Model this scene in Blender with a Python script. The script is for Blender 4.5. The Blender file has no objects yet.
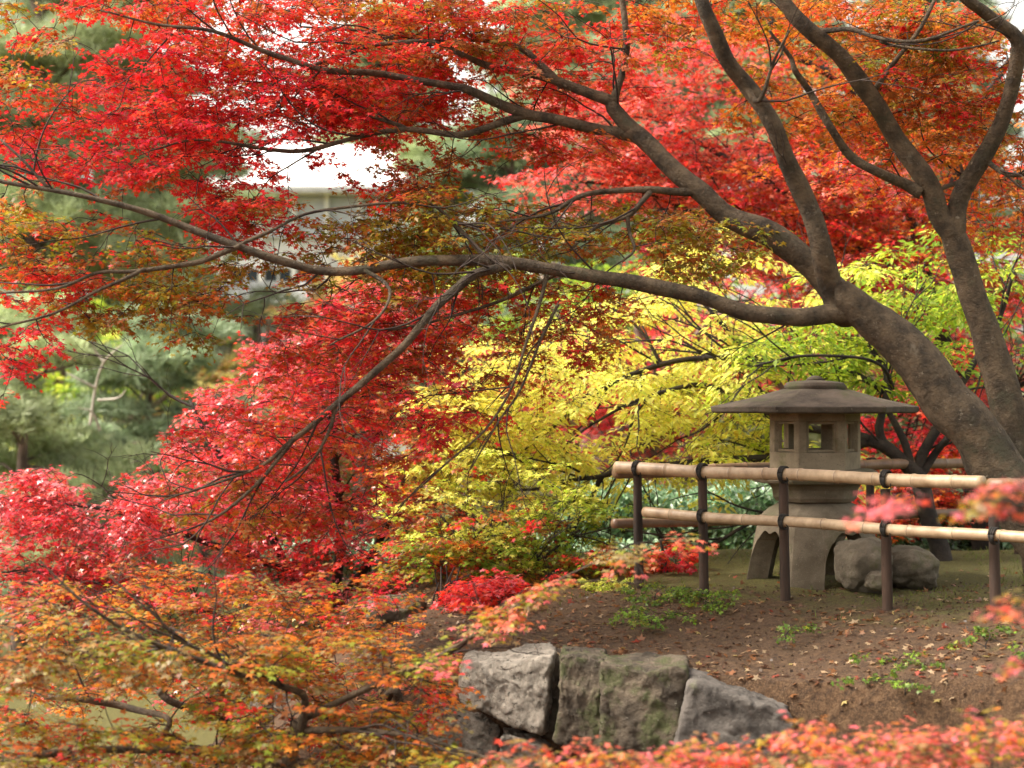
import bpy, math, random
import numpy as np
from mathutils import Vector, noise as mnoise

random.seed(7)
R = np.random.default_rng(11)
rad = math.radians
SC = bpy.context.scene
COL = SC.collection

# ------------------------------------------------------------------ camera
F = 1786.0            # focal length in pixels (1024 wide)
CZ = 1.08             # eye height above the mound top
HOR = 400.0           # image row of the horizon
cd = bpy.data.cameras.new('camera')
cam = bpy.data.objects.new('camera', cd)
COL.objects.link(cam)
cd.sensor_width = 36.0
cd.lens = 36.0 * F / 1024.0
cam.location = (0, 0, CZ)
cam.rotation_euler = (rad(90) + math.atan((HOR - 384) / F), 0, 0)
cd.clip_start = 0.1
cd.clip_end = 1500
cd.dof.use_dof = True
cd.dof.focus_distance = 9.8
cd.dof.aperture_fstop = 2.0
SC.camera = cam

# ------------------------------------------------------------------ light
SUN_EL, SUN_AZ = rad(50), rad(-92)        # azimuth from +Y towards +X (negative = left)
w = bpy.data.worlds.new('World')
SC.world = w
w.use_nodes = True
nt = w.node_tree
bg = nt.nodes['Background']
sky = nt.nodes.new('ShaderNodeTexSky')
sky.sky_type = 'NISHITA'
sky.sun_disc = False
sky.sun_elevation = SUN_EL
sky.sun_rotation = SUN_AZ
sky.air_density = 1.0
sky.dust_density = 4.0
hsv = nt.nodes.new('ShaderNodeHueSaturation')
hsv.inputs['Saturation'].default_value = 0.30
nt.links.new(sky.outputs[0], hsv.inputs['Color'])
wm = nt.nodes.new('ShaderNodeMix'); wm.data_type = 'RGBA'; wm.blend_type = 'MULTIPLY'
wm.inputs[0].default_value = 1.0; wm.inputs[7].default_value = (1.0, 0.93, 0.80, 1)
nt.links.new(hsv.outputs[0], wm.inputs[6]); nt.links.new(wm.outputs[2], bg.inputs[0])
bg.inputs[1].default_value = 0.15
sl = bpy.data.lights.new('sun', 'SUN')
sun = bpy.data.objects.new('sun', sl)
COL.objects.link(sun)
sl.energy = 2.3
sl.angle = rad(26)
sl.color = (1.0, 0.93, 0.82)
dv = Vector((math.sin(SUN_AZ) * math.cos(SUN_EL), math.cos(SUN_AZ) * math.cos(SUN_EL), math.sin(SUN_EL)))
sun.rotation_euler = dv.to_track_quat('Z', 'Y').to_euler()
sun.location = dv * 50

SC.view_settings.view_transform = 'Standard'
SC.view_settings.look = 'None'
SC.view_settings.exposure = 1.66
SC.view_settings.gamma = 1
SC.cycles.max_bounces = 8
SC.cycles.diffuse_bounces = 4
SC.cycles.glossy_bounces = 2
SC.cycles.transmission_bounces = 6
SC.cycles.use_denoising = True
SC.cycles.caustics_reflective = False
SC.cycles.caustics_refractive = False

# ------------------------------------------------------------------ helpers
def at(px, py, Y):
    return np.array([(px - 512.0) / F * Y, Y, CZ + (HOR - py) / F * Y])

def thing(name, label, cat, loc=(0, 0, 0), group=None):
    o = bpy.data.objects.new(name, None)
    COL.objects.link(o)
    o.location = loc
    o.empty_display_size = 0.2
    o['label'] = label
    o['category'] = cat
    if group:
        o['group'] = group
    return o

def tag(o, label, cat, group=None, kind=None):
    if label: o['label'] = label
    if cat: o['category'] = cat
    if group: o['group'] = group
    if kind: o['kind'] = kind
    return o

def obj(name, verts, faces, m, parent=None, smooth=False, col=None):
    """verts Nx3 in world space; faces: list of tuples or an int array (n,k)."""
    verts = np.asarray(verts, dtype=np.float64)
    if parent is not None:
        verts = verts - np.array(parent_loc(parent))
    me = bpy.data.meshes.new(name)
    if isinstance(faces, np.ndarray):
        n, k = faces.shape
        me.vertices.add(len(verts))
        me.vertices.foreach_set('co', verts.astype(np.float32).ravel())
        me.loops.add(n * k)
        me.loops.foreach_set('vertex_index', faces.astype(np.int32).ravel())
        me.polygons.add(n)
        me.polygons.foreach_set('loop_start', np.arange(0, n * k, k, dtype=np.int32))
        me.polygons.foreach_set('loop_total', np.full(n, k, dtype=np.int32))
        me.update(calc_edges=True)
    else:
        me.from_pydata([tuple(v) for v in verts], [], faces)
        me.update()
    if smooth:
        me.polygons.foreach_set('use_smooth', np.ones(len(me.polygons), dtype=bool))
    if col is not None:
        a = me.color_attributes.new('Col', 'FLOAT_COLOR', 'POINT')
        c4 = np.ones((len(verts), 4), dtype=np.float32)
        c4[:, :3] = col
        a.data.foreach_set('color', c4.ravel())
    me.materials.append(m)
    o = bpy.data.objects.new(name, me)
    COL.objects.link(o)
    if parent is not None:
        o.parent = parent
    return o

def parent_loc(p):
    l = np.zeros(3)
    while p is not None:
        l += np.array(p.location)
        p = p.parent
    return l

class MB:
    def __init__(s):
        s.v = []; s.f = []
    def add(s, vs, fs):
        b = len(s.v)
        s.v += [tuple(v) for v in vs]
        s.f += [tuple(i + b for i in f) for f in fs]
    def box(s, c, d, rz=0.0):
        x, y, z = d[0] / 2, d[1] / 2, d[2] / 2
        vs = [(-x, -y, -z), (x, -y, -z), (x, y, -z), (-x, y, -z), (-x, -y, z), (x, -y, z), (x, y, z), (-x, y, z)]
        ca, sa = math.cos(rz), math.sin(rz)
        vs = [(c[0] + a * ca - b * sa, c[1] + a * sa + b * ca, c[2] + h) for a, b, h in vs]
        s.add(vs, [(0, 3, 2, 1), (4, 5, 6, 7), (0, 1, 5, 4), (1, 2, 6, 5), (2, 3, 7, 6), (3, 0, 4, 7)])
    def build(s, name, m, parent=None, smooth=False):
        return obj(name, s.v, s.f, m, parent, smooth)

def catmull(P, n=6):
    P = np.asarray(P, dtype=float)
    Q = np.vstack([2 * P[0] - P[1], P, 2 * P[-1] - P[-2]])
    out = []
    for i in range(1, len(Q) - 2):
        for t in np.linspace(0, 1, n, endpoint=False):
            a, b, c, d = Q[i - 1], Q[i], Q[i + 1], Q[i + 2]
            out.append(0.5 * ((2 * b) + (-a + c) * t + (2 * a - 5 * b + 4 * c - d) * t * t + (-a + 3 * b - 3 * c + d) * t ** 3))
    out.append(P[-1])
    return np.array(out)

def tube(P, rr, sides=10, wob=0.0, seed=0.0, caps=True):
    P = np.asarray(P, dtype=float)
    n = len(P)
    T = np.gradient(P, axis=0)
    T /= np.linalg.norm(T, axis=1)[:, None] + 1e-9
    up = np.array([0, 0, 1.0]) if abs(T[0][2]) < 0.9 else np.array([0, 1.0, 0])
    N = np.cross(T[0], up); N /= np.linalg.norm(N)
    V = []
    for i in range(n):
        N = N - T[i] * N.dot(T[i]); N /= np.linalg.norm(N) + 1e-9
        B = np.cross(T[i], N)
        for k in range(sides):
            a = 2 * math.pi * k / sides
            d = N * math.cos(a) + B * math.sin(a)
            r = rr[i]
            if wob:
                p = P[i] + d * r
                q = Vector((p[0] * 5 + seed, p[1] * 5, p[2] * 5))
                q2 = Vector((p[0] * 16 + seed, p[1] * 16, p[2] * 16))
                r = r * (1 + wob * mnoise.noise(q) * 1.3 + wob * 0.6 * mnoise.noise(q2))
            V.append(P[i] + d * r)
    Fc = []
    for i in range(n - 1):
        for k in range(sides):
            a, b = i * sides + k, i * sides + (k + 1) % sides
            Fc.append((a, b, b + sides, a + sides))
    if caps:
        Fc.append(tuple(range(sides))[::-1])
        Fc.append(tuple(range((n - 1) * sides, n * sides)))
    return V, Fc

# ------------------------------------------------------------------ materials
def mat(name):
    m = bpy.data.materials.new(name)
    m.use_nodes = True
    return m, m.node_tree.nodes, m.node_tree.links, m.node_tree.nodes['Principled BSDF']

def ramp(N, stops):
    r = N.new('ShaderNodeValToRGB')
    el = r.color_ramp.elements
    while len(el) < len(stops):
        el.new(0.5)
    for e, (p, c) in zip(el, stops):
        e.position = p
        e.color = (c[0], c[1], c[2], 1)
    return r

def tex(N, L, scale, detail=6, rough=0.6, stretch=None, coord='Object'):
    tc = N.new('ShaderNodeTexCoord')
    n = N.new('ShaderNodeTexNoise')
    n.inputs['Scale'].default_value = scale
    n.inputs['Detail'].default_value = detail
    n.inputs['Roughness'].default_value = rough
    if stretch:
        mp = N.new('ShaderNodeMapping')
        mp.inputs['Scale'].default_value = stretch
        L.new(tc.outputs[coord], mp.inputs[0]); L.new(mp.outputs[0], n.inputs['Vector'])
    else:
        L.new(tc.outputs[coord], n.inputs['Vector'])
    return n

def bump(N, L, b, src, strength=0.5, dist=0.01):
    bp = N.new('ShaderNodeBump')
    bp.inputs['Strength'].default_value = strength
    bp.inputs['Distance'].default_value = dist
    L.new(src, bp.inputs['Height'])
    L.new(bp.outputs[0], b.inputs['Normal'])

def mix(N, L, fac, a, b):
    m = N.new('ShaderNodeMix'); m.data_type = 'RGBA'
    if isinstance(fac, (int, float)): m.inputs[0].default_value = fac
    else: L.new(fac, m.inputs[0])
    for s, v in ((6, a), (7, b)):
        if isinstance(v, tuple): m.inputs[s].default_value = (*v, 1)
        else: L.new(v, m.inputs[s])
    return m.outputs[2]

def rough_mat(name, c0, c1, scale, bscale=None, bstr=0.6, bdist=0.01, rough=0.85, spots=None, stretch=None):
    m, N, L, b = mat(name)
    n = tex(N, L, scale, 8, 0.65, stretch)
    r = ramp(N, [(0.38, c0), (0.62, c1)])
    L.new(n.outputs[0], r.inputs[0])
    out = r.outputs[0]
    if spots:
        for (sc, th, wd, c) in spots:
            s = tex(N, L, sc, 6, 0.7)
            rr = ramp(N, [(th, (0, 0, 0)), (th + wd, (1, 1, 1))])
            L.new(s.outputs[0], rr.inputs[0])
            out = mix(N, L, rr.outputs[0], out, c)
    L.new(out, b.inputs['Base Color'])
    b.inputs['Roughness'].default_value = rough
    n2 = tex(N, L, bscale or scale * 4, 8, 0.7, stretch)
    bump(N, L, b, n2.outputs[0], bstr, bdist)
    return m

def leaf_mat(name, trans=0.5, rough=0.42, spec=0.5):
    m, N, L, b = mat(name)
    at_ = N.new('ShaderNodeAttribute'); at_.attribute_name = 'Col'
    n = tex(N, L, 40.0, 3)
    hs = N.new('ShaderNodeHueSaturation')
    mr = N.new('ShaderNodeMapRange')
    mr.inputs['To Min'].default_value = 0.75; mr.inputs['To Max'].default_value = 1.25
    L.new(n.outputs[0], mr.inputs[0]); L.new(mr.outputs[0], hs.inputs['Value'])
    L.new(at_.outputs['Color'], hs.inputs['Color'])
    L.new(hs.outputs[0], b.inputs['Base Color'])
    b.inputs['Roughness'].default_value = rough
    b.inputs['Specular IOR Level'].default_value = spec
    t = N.new('ShaderNodeBsdfTranslucent')
    L.new(hs.outputs[0], t.inputs[0])
    ms = N.new('ShaderNodeMixShader'); ms.inputs[0].default_value = trans
    L.new(b.outputs[0], ms.inputs[1]); L.new(t.outputs[0], ms.inputs[2])
    L.new(ms.outputs[0], N['Material Output'].inputs[0])
    return m

M = {}
M['leaf'] = leaf_mat('maple_leaf')
M['gloss_leaf'] = leaf_mat('shiny_maple_leaf', 0.36, 0.30, 1.1)
M['hedge_leaf'] = leaf_mat('hedge_leaf', 0.25, 0.30, 0.8)
M['yellow_leaf'] = leaf_mat('thin_yellow_leaf', 0.62, 0.5, 0.4)
M['needle'] = leaf_mat('pine_needle', 0.2, 0.5, 0.4)
M['bark'] = rough_mat('maple_bark', (0.040, 0.026, 0.014), (0.17, 0.118, 0.07), 9, 42, 1.0, 0.045, 0.8,
                      spots=[(24, 0.62, 0.06, (0.28, 0.23, 0.17)), (7, 0.62, 0.08, (0.2, 0.16, 0.115)), (4, 0.56, 0.1, (0.075, 0.065, 0.035))])
M['bark_dark'] = rough_mat('dark_bark', (0.012, 0.009, 0.008), (0.045, 0.033, 0.026), 9, 40, 0.9, 0.015)
M['twig'] = rough_mat('twig_bark', (0.014, 0.008, 0.006), (0.045, 0.026, 0.018), 14, 40, 0.3, 0.002)
M['pine_bark'] = rough_mat('pine_bark', (0.07, 0.045, 0.035), (0.2, 0.14, 0.11), 3, 14, 0.8, 0.03)
M['granite'] = rough_mat('lantern_granite', (0.115, 0.09, 0.06), (0.215, 0.175, 0.125), 5, 150, 0.75, 0.006, 0.9,
                         spots=[(110, 0.60, 0.05, (0.09, 0.075, 0.06)), (130, 0.63, 0.04, (0.36, 0.33, 0.28)), (3.4, 0.52, 0.16, (0.105, 0.10, 0.05))])
M['granite_pale'] = rough_mat('warm_beige_granite', (0.19, 0.15, 0.10), (0.33, 0.27, 0.19), 5, 150, 0.8, 0.006, 0.9, spots=[(110, 0.60, 0.05, (0.12, 0.095, 0.065)), (4, 0.56, 0.12, (0.15, 0.135, 0.07))])
M['granite_roof'] = rough_mat('weathered_roof_granite', (0.045, 0.035, 0.026), (0.12, 0.095, 0.072), 6, 120, 0.8, 0.008, 0.92,
                              spots=[(70, 0.60, 0.06, (0.17, 0.145, 0.11)), (5, 0.54, 0.12, (0.075, 0.075, 0.035))])
M['stone_grey'] = rough_mat('grey_hewn_stone', (0.20, 0.175, 0.145), (0.44, 0.39, 0.335), 14, 70, 1.0, 0.04, 0.9,
                            spots=[(30, 0.60, 0.05, (0.09, 0.08, 0.07)), (4, 0.62, 0.1, (0.14, 0.13, 0.06))])
M['stone_brown'] = rough_mat('mossy_brown_stone', (0.05, 0.038, 0.027), (0.155, 0.12, 0.085), 6, 40, 1.0, 0.025, 0.92,
                             spots=[(5, 0.50, 0.1, (0.075, 0.08, 0.03)), (40, 0.64, 0.05, (0.27, 0.24, 0.2))])
M['stone_dark'] = rough_mat('dark_speckled_stone', (0.05, 0.043, 0.038), (0.135, 0.118, 0.105), 7, 50, 0.9, 0.015, 0.9,
                            spots=[(48, 0.66, 0.03, (0.5, 0.48, 0.44)), (4, 0.6, 0.1, (0.1, 0.1, 0.06))])
M['boulder'] = rough_mat('boulder_stone', (0.11, 0.09, 0.064), (0.22, 0.185, 0.14), 6, 60, 1.0, 0.012, 0.92,
                         spots=[(60, 0.62, 0.05, (0.075, 0.065, 0.05)), (4, 0.54, 0.12, (0.12, 0.115, 0.055))])
M['post_wood'] = rough_mat('charred_post_wood', (0.018, 0.010, 0.007), (0.07, 0.038, 0.024), 12, 60, 0.8, 0.006, 0.75, stretch=(1, 1, 0.15))
M['rope'] = rough_mat('black_rope', (0.008, 0.007, 0.006), (0.03, 0.025, 0.02), 60, 120, 0.8, 0.003)
M['white_wall'] = rough_mat('white_plaster', (0.74, 0.74, 0.73), (0.84, 0.84, 0.83), 0.6, 6, 0.1, 0.01)
M['white_roof'] = rough_mat('pale_metal_roof', (0.78, 0.78, 0.78), (0.86, 0.86, 0.85), 0.5, 4, 0.1, 0.01, 0.6)
M['shade_wall'] = rough_mat('blue_grey_wall_and_shade', (0.50, 0.54, 0.62), (0.6, 0.64, 0.7), 0.8, 6, 0.1, 0.01)  # tower wall colour, also the painted shade band under the hall eave
M['dark_wood'] = rough_mat('dark_timber', (0.03, 0.022, 0.018), (0.08, 0.055, 0.045), 3, 10, 0.4, 0.01, stretch=(1, 1, 0.2))
M['tile'] = rough_mat('grey_roof_tile', (0.33, 0.33, 0.32), (0.52, 0.52, 0.5), 2, 12, 0.5, 0.03, 0.6)
gm, N, L, b = mat('window_glass')
b.inputs['Base Color'].default_value = (0.05, 0.06, 0.075, 1); b.inputs['Roughness'].default_value = 0.08
M['glass'] = gm

# bamboo: colour with node rings and streaks along the culm
def bamboo(name, base, tip):
    m, N, L, b = mat(name)
    at_ = N.new('ShaderNodeAttribute'); at_.attribute_name = 'Col'
    n = tex(N, L, 9, 7, 0.65); n2 = tex(N, L, 60, 4)
    r = ramp(N, [(0.3, base), (0.62, tip), (0.8, (min(1, tip[0] * 1.2), tip[1] * 1.2, tip[2] * 1.2))])
    L.new(n.outputs[0], r.inputs[0])
    dk = mix(N, L, at_.outputs['Fac'], (0.10, 0.065, 0.04), r.outputs[0])
    L.new(dk, b.inputs['Base Color'])
    b.inputs['Roughness'].default_value = 0.42
    bump(N, L, b, n2.outputs[0], 0.25, 0.002)
    return m
M['bamboo'] = bamboo('aged_bamboo', (0.25, 0.165, 0.095), (0.50, 0.365, 0.235))
M['bamboo_dark'] = bamboo('brown_bamboo', (0.12, 0.07, 0.045), (0.24, 0.15, 0.10))

# ------------------------------------------------------------------ ground
def sstep(a, b, x):
    t = np.clip((x - a) / (b - a), 0, 1)
    return t * t * (3 - 2 * t)

def fbm(x, y, sc, seed=0):
    v = 0
    for i, (a, f) in enumerate(((1, 1), (0.5, 2.1), (0.25, 4.3))):
        q = f * sc
        v = v + a * np.sin(x * q * 1.3 + seed + 1.7 * i + 1.5 * np.sin(y * q * 0.9 + i)) * np.cos(y * q * 1.1 - seed + 1.3 * np.sin(x * q * 0.8 + 2 * i))
    return v

def gh(x, y):
    x = np.asarray(x, float); y = np.asarray(y, float)
    s = (x - 0.755) * -0.745 + (y - 10.7) * -0.667 - 0.05
    sp = np.log1p(np.exp(np.clip(s * 5, -30, 30))) / 5
    z = -0.10 * sp * (1 + 0.85 * np.clip(x, 0, 1.6))
    wf = (x + 0.3) * -0.398 + (y - 8.75) * -0.917
    z = z - 0.85 * sstep(-0.30, -0.06, wf) * sstep(3.6, 2.6, x) * sstep(-1.2, -0.5, x)
    z = z - 1.5 * sstep(-0.35, -2.6, x)
    z = z - 0.75 * sstep(12.6, 16.5, y)
    z = z - 0.6 * sstep(18, 40, y)
    z = np.maximum(z, -2.3)
    near = np.exp(-((x / 8) ** 2 + ((y - 9) / 8) ** 2))
    z = z + 0.016 * fbm(x, y, 2.1, 1) + 0.010 * fbm(x, y, 6.3, 3) * near + 0.02 * fbm(x, y, 0.4, 5)
    return z

def axis(lo, hi, flo, fhi, fine, grow=1.18):
    a = list(np.arange(flo, fhi, fine)); st = fine
    v = a[-1]
    while v < hi:
        st *= grow; v += st; a.append(v)
    st = fine; v = a[0]; pre = []
    while v > lo:
        st *= grow; v -= st; pre.append(v)
    return np.array(pre[::-1] + a)
gx = axis(-500, 500, -2.0, 3.6, 0.04); gy = axis(-60, 900, 6.8, 13.2, 0.04)
X, Yg = np.meshgrid(gx, gy)
Z = gh(X, Yg)
nx, ny = len(gx), len(gy)
I = np.arange(nx * ny).reshape(ny, nx)
gf = np.stack([I[:-1, :-1], I[:-1, 1:], I[1:, 1:], I[1:, :-1]], -1).reshape(-1, 4)
m, N, L, b = mat('garden_soil')
n1 = tex(N, L, 3.2, 9, 0.75); n2 = tex(N, L, 26, 9, 0.8); n3 = tex(N, L, 2.2, 9, 0.75); n4 = tex(N, L, 110, 5, 0.8)
r1 = ramp(N, [(0.40, (0.042, 0.020, 0.009)), (0.50, (0.13, 0.068, 0.031)), (0.62, (0.27, 0.155, 0.08))])
L.new(n2.outputs[0], r1.inputs[0])
r4 = ramp(N, [(0.42, (0.055, 0.026, 0.012)), (0.52, (0.145, 0.077, 0.036)), (0.64, (0.33, 0.21, 0.115))])
L.new(n4.outputs[0], r4.inputs[0])
rf_ = ramp(N, [(0.42, (0.15, 0.15, 0.15)), (0.58, (0.75, 0.75, 0.75))]); L.new(n1.outputs[0], rf_.inputs[0])
c1 = mix(N, L, rf_.outputs[0], r1.outputs[0], r4.outputs[0])
# moss: on the mound top behind the fence, and green ground farther off
geo = N.new('ShaderNodeNewGeometry')
dp = N.new('ShaderNodeVectorMath'); dp.operation = 'DOT_PRODUCT'
L.new(geo.outputs['Position'], dp.inputs[0]); dp.inputs[1].default_value = (0.745, 0.667, 0)
ad = N.new('ShaderNodeMath'); ad.operation = 'ADD'; L.new(dp.outputs['Value'], ad.inputs[0])
mu = N.new('ShaderNodeMath'); mu.operation = 'MULTIPLY'; L.new(n3.outputs[0], mu.inputs[0]); mu.inputs[1].default_value = 3.2
L.new(mu.outputs[0], ad.inputs[1])
mr = N.new('ShaderNodeMapRange'); mr.inputs['From Min'].default_value = 9.1; mr.inputs['From Max'].default_value = 9.7; mr.inputs['To Max'].default_value = 0.8
L.new(ad.outputs[0], mr.inputs[0])
rm = ramp(N, [(0.40, (0.05, 0.048, 0.008)), (0.52, (0.145, 0.14, 0.022)), (0.64, (0.25, 0.235, 0.045))])
L.new(n4.outputs[0], rm.inputs[0])
c2 = mix(N, L, mr.outputs[0], c1, rm.outputs[0])
L.new(c2, b.inputs['Base Color']); b.inputs['Roughness'].default_value = 0.95
bump(N, L, b, n2.outputs[0], 1.0, 0.06)
M['ground'] = m
g = obj('ground', np.stack([X.ravel(), Yg.ravel(), Z.ravel()], 1), gf, m, None, True)
g['kind'] = 'structure'

# ------------------------------------------------------------------ leaves
def palm(n, spread, notch=0.42, fold=0.06):
    """palmate leaf: n lobes; quads (centre, notch, tip, notch)."""
    angs = np.linspace(-spread, spread, n)
    ln = 1.0 - 0.42 * (np.abs(angs) / spread) ** 1.6
    V = [(0, 0, 0)]
    step = angs[1] - angs[0]
    nots = [angs[0] - step * 0.6] + [(angs[i] + angs[i + 1]) / 2 for i in range(n - 1)] + [angs[-1] + step * 0.6]
    for i, a in enumerate(nots):
        q = notch * (0.62 if i in (0, n) else 1.0) * (0.9 if 0 < i < n else 0.6)
        V.append((math.sin(a) * q, math.cos(a) * q, -fold))
    for a, l in zip(angs, ln):
        V.append((math.sin(a) * l, math.cos(a) * l, -0.02 - 0.18 * l * l))
    Fc = [(0, 1 + i, n + 2 + i, 2 + i) for i in range(n)]
    V = np.array(V); V[:, 1] -= 0.15
    return V * 0.62, np.array(Fc)
PALM5 = palm(5, rad(125))
PALM7 = palm(7, rad(135), 0.36)
OVAL = (np.array([(0, -0.05, 0), (-0.20, 0.28, 0.05), (-0.17, 0.62, 0.02), (0, 1.0, -0.16), (0.17, 0.62, 0.02), (0.20, 0.28, 0.05), (0, 0.45, -0.03)]),
        np.array([(0, 6, 2, 1), (6, 3, 2, 2)[:3] + (6,), (0, 5, 4, 6), (6, 4, 3, 6)]))
OVAL = (np.array([(0, -0.05, 0), (-0.21, 0.40, 0.05), (0, 1.0, -0.14), (0.21, 0.40, 0.05), (0, 0.45, -0.04)]),
        np.array([(0, 4, 2, 1), (0, 3, 2, 4)]))
DIAM = (np.array([(0, -0.4, 0), (-0.36, 0.05, 0.05), (0, 0.55, -0.05), (0.36, 0.05, 0.05)]), np.array([(0, 3, 2, 1)]))

def unit(v):
    return v / (np.linalg.norm(v, axis=-1, keepdims=True) + 1e-9)

def leaf_mesh(name, pos, fwd, nrm, size, col, tmpl, m, parent):
    T, Fc = tmpl
    fwd = unit(fwd)
    nrm = unit(nrm - fwd * np.sum(nrm * fwd, 1)[:, None])
    rt = np.cross(fwd, nrm)
    n, k = len(pos), len(T)
    sx = R.uniform(0.85, 1.15, (n, 1, 1))
    V = pos[:, None, :] + size[:, None, None] * (T[None, :, 0:1] * rt[:, None, :] * sx + T[None, :, 1:2] * fwd[:, None, :] + T[None, :, 2:3] * nrm[:, None, :])
    fc = (Fc[None] + (np.arange(n) * k)[:, None, None]).reshape(-1, Fc.shape[1])
    C = np.repeat(col, k, axis=0)
    return obj(name, V.reshape(-1, 3), fc, m, parent, False, C)

def seg_mesh(name, A, B, ra, rb, m, parent, sides=4):
    """many tapered prisms at once"""
    A = np.array(A); B = np.array(B); ra = np.array(ra); rb = np.array(rb)
    T = unit(B - A)
    ref = np.where(np.abs(T[:, 2:3]) < 0.9, np.array([[0, 0, 1.0]]), np.array([[1.0, 0, 0]]))
    U = unit(np.cross(T, ref)); W = np.cross(T, U)
    an = np.arange(sides) * 2 * math.pi / sides
    ring = U[:, None] * np.cos(an)[None, :, None] + W[:, None] * np.sin(an)[None, :, None]
    V = np.concatenate([A[:, None] + ring * ra[:, None, None], B[:, None] + ring * rb[:, None, None]], 1)
    k = np.arange(sides)
    Fb = np.stack([k, (k + 1) % sides, (k + 1) % sides + sides, k + sides], 1)
    fc = (Fb[None] + (np.arange(len(A)) * 2 * sides)[:, None, None]).reshape(-1, 4)
    return obj(name, V.reshape(-1, 3), fc, m, parent, True)

# leaf colours (the leaves' own autumn colours)
C = dict(
    red=(0.72, 0.032, 0.032), crim=(0.64, 0.03, 0.06), scar=(0.78, 0.075, 0.035), pink=(0.78, 0.17, 0.19),
    sal=(0.80, 0.21, 0.13), org=(0.74, 0.25, 0.03), dorg=(0.54, 0.13, 0.022), brn=(0.37, 0.125, 0.03),
    olv=(0.36, 0.25, 0.025), ogr=(0.29, 0.31, 0.03), lime=(0.46, 0.56, 0.05), grn=(0.26, 0.40, 0.045),
    yel=(0.92, 0.86, 0.20), dyel=(0.90, 0.74, 0.14), ygr=(0.80, 0.82, 0.15), peach=(0.85, 0.52, 0.25), cream=(0.85, 0.72, 0.28),
    mossy=(0.13, 0.22, 0.03), mut=(0.34, 0.25, 0.10), hedge=(0.17, 0.33, 0.15), hedgel=(0.36, 0.52, 0.34), hedged=(0.06, 0.15, 0.06))
PAL = dict(
    red=[('red', 5), ('crim', 3), ('scar', 3), ('brn', 1)],
    redorg=[('red', 5), ('scar', 2), ('dorg', 2), ('brn', 3)],
    rust=[('dorg', 3), ('brn', 4), ('org', 1), ('red', 3), ('olv', 2)],
    orange=[('org', 4), ('dorg', 3), ('scar', 2), ('olv', 2), ('brn', 1)],
    olive=[('olv', 4), ('ogr', 3), ('dorg', 2), ('brn', 2)],
    mixed=[('olv', 3), ('mut', 2), ('org', 1), ('dorg', 2), ('red', 2), ('ogr', 2)],
    crimson=[('crim', 4), ('red', 4), ('pink', 2), ('scar', 3)],
    crimorg=[('crim', 2), ('red', 3), ('dorg', 3), ('scar', 2), ('brn', 2)],
    salmon=[('sal', 4), ('scar', 3), ('red', 2), ('pink', 2)],
    salorg=[('sal', 2), ('scar', 3), ('org', 2), ('dorg', 2), ('red', 2), ('pink', 1)],
    low=[('mut', 4), ('olv', 3), ('ogr', 3), ('org', 1), ('brn', 4), ('dorg', 2)],
    yellow=[('yel', 6), ('dyel', 2), ('ygr', 3)],
    ylime=[('ygr', 4), ('lime', 3), ('yel', 2)],
    lime=[('lime', 4), ('grn', 5), ('ygr', 1)],
    peach=[('peach', 3), ('cream', 4), ('ygr', 1)],
    mute=[('mut', 4), ('olv', 3), ('pink', 2), ('dorg', 2), ('sal', 2), ('ogr', 2)],
    fade=[('mut', 2), ('dorg', 3), ('red', 2), ('olv', 3), ('org', 2), ('brn', 2), ('pink', 1)],
    blur=[('mut', 3), ('sal', 4), ('pink', 4), ('scar', 1), ('org', 1), ('olv', 3)],
    green=[('mossy', 6), ('grn', 2), ('ogr', 2)],
    hedge=[('hedge', 4), ('hedgel', 4), ('hedged', 2)])

def pick(pal, n):
    names, ws = zip(*PAL[pal])
    p = np.array(ws, float); p /= p.sum()
    arr = np.array([C[q] for q in names])
    return arr[R.choice(len(names), n, p=p)]

# thin places in the crowns where the hall, tea house and hedge show through
OPEN = [(330, 172, 58, 46, .9), (325, 240, 46, 34, .35), (262, 290, 46, 26, .85), (700, 500, 90, 24, .7), (105, 395, 95, 65, .97), (150, 205, 40, 16, .6)]

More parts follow.
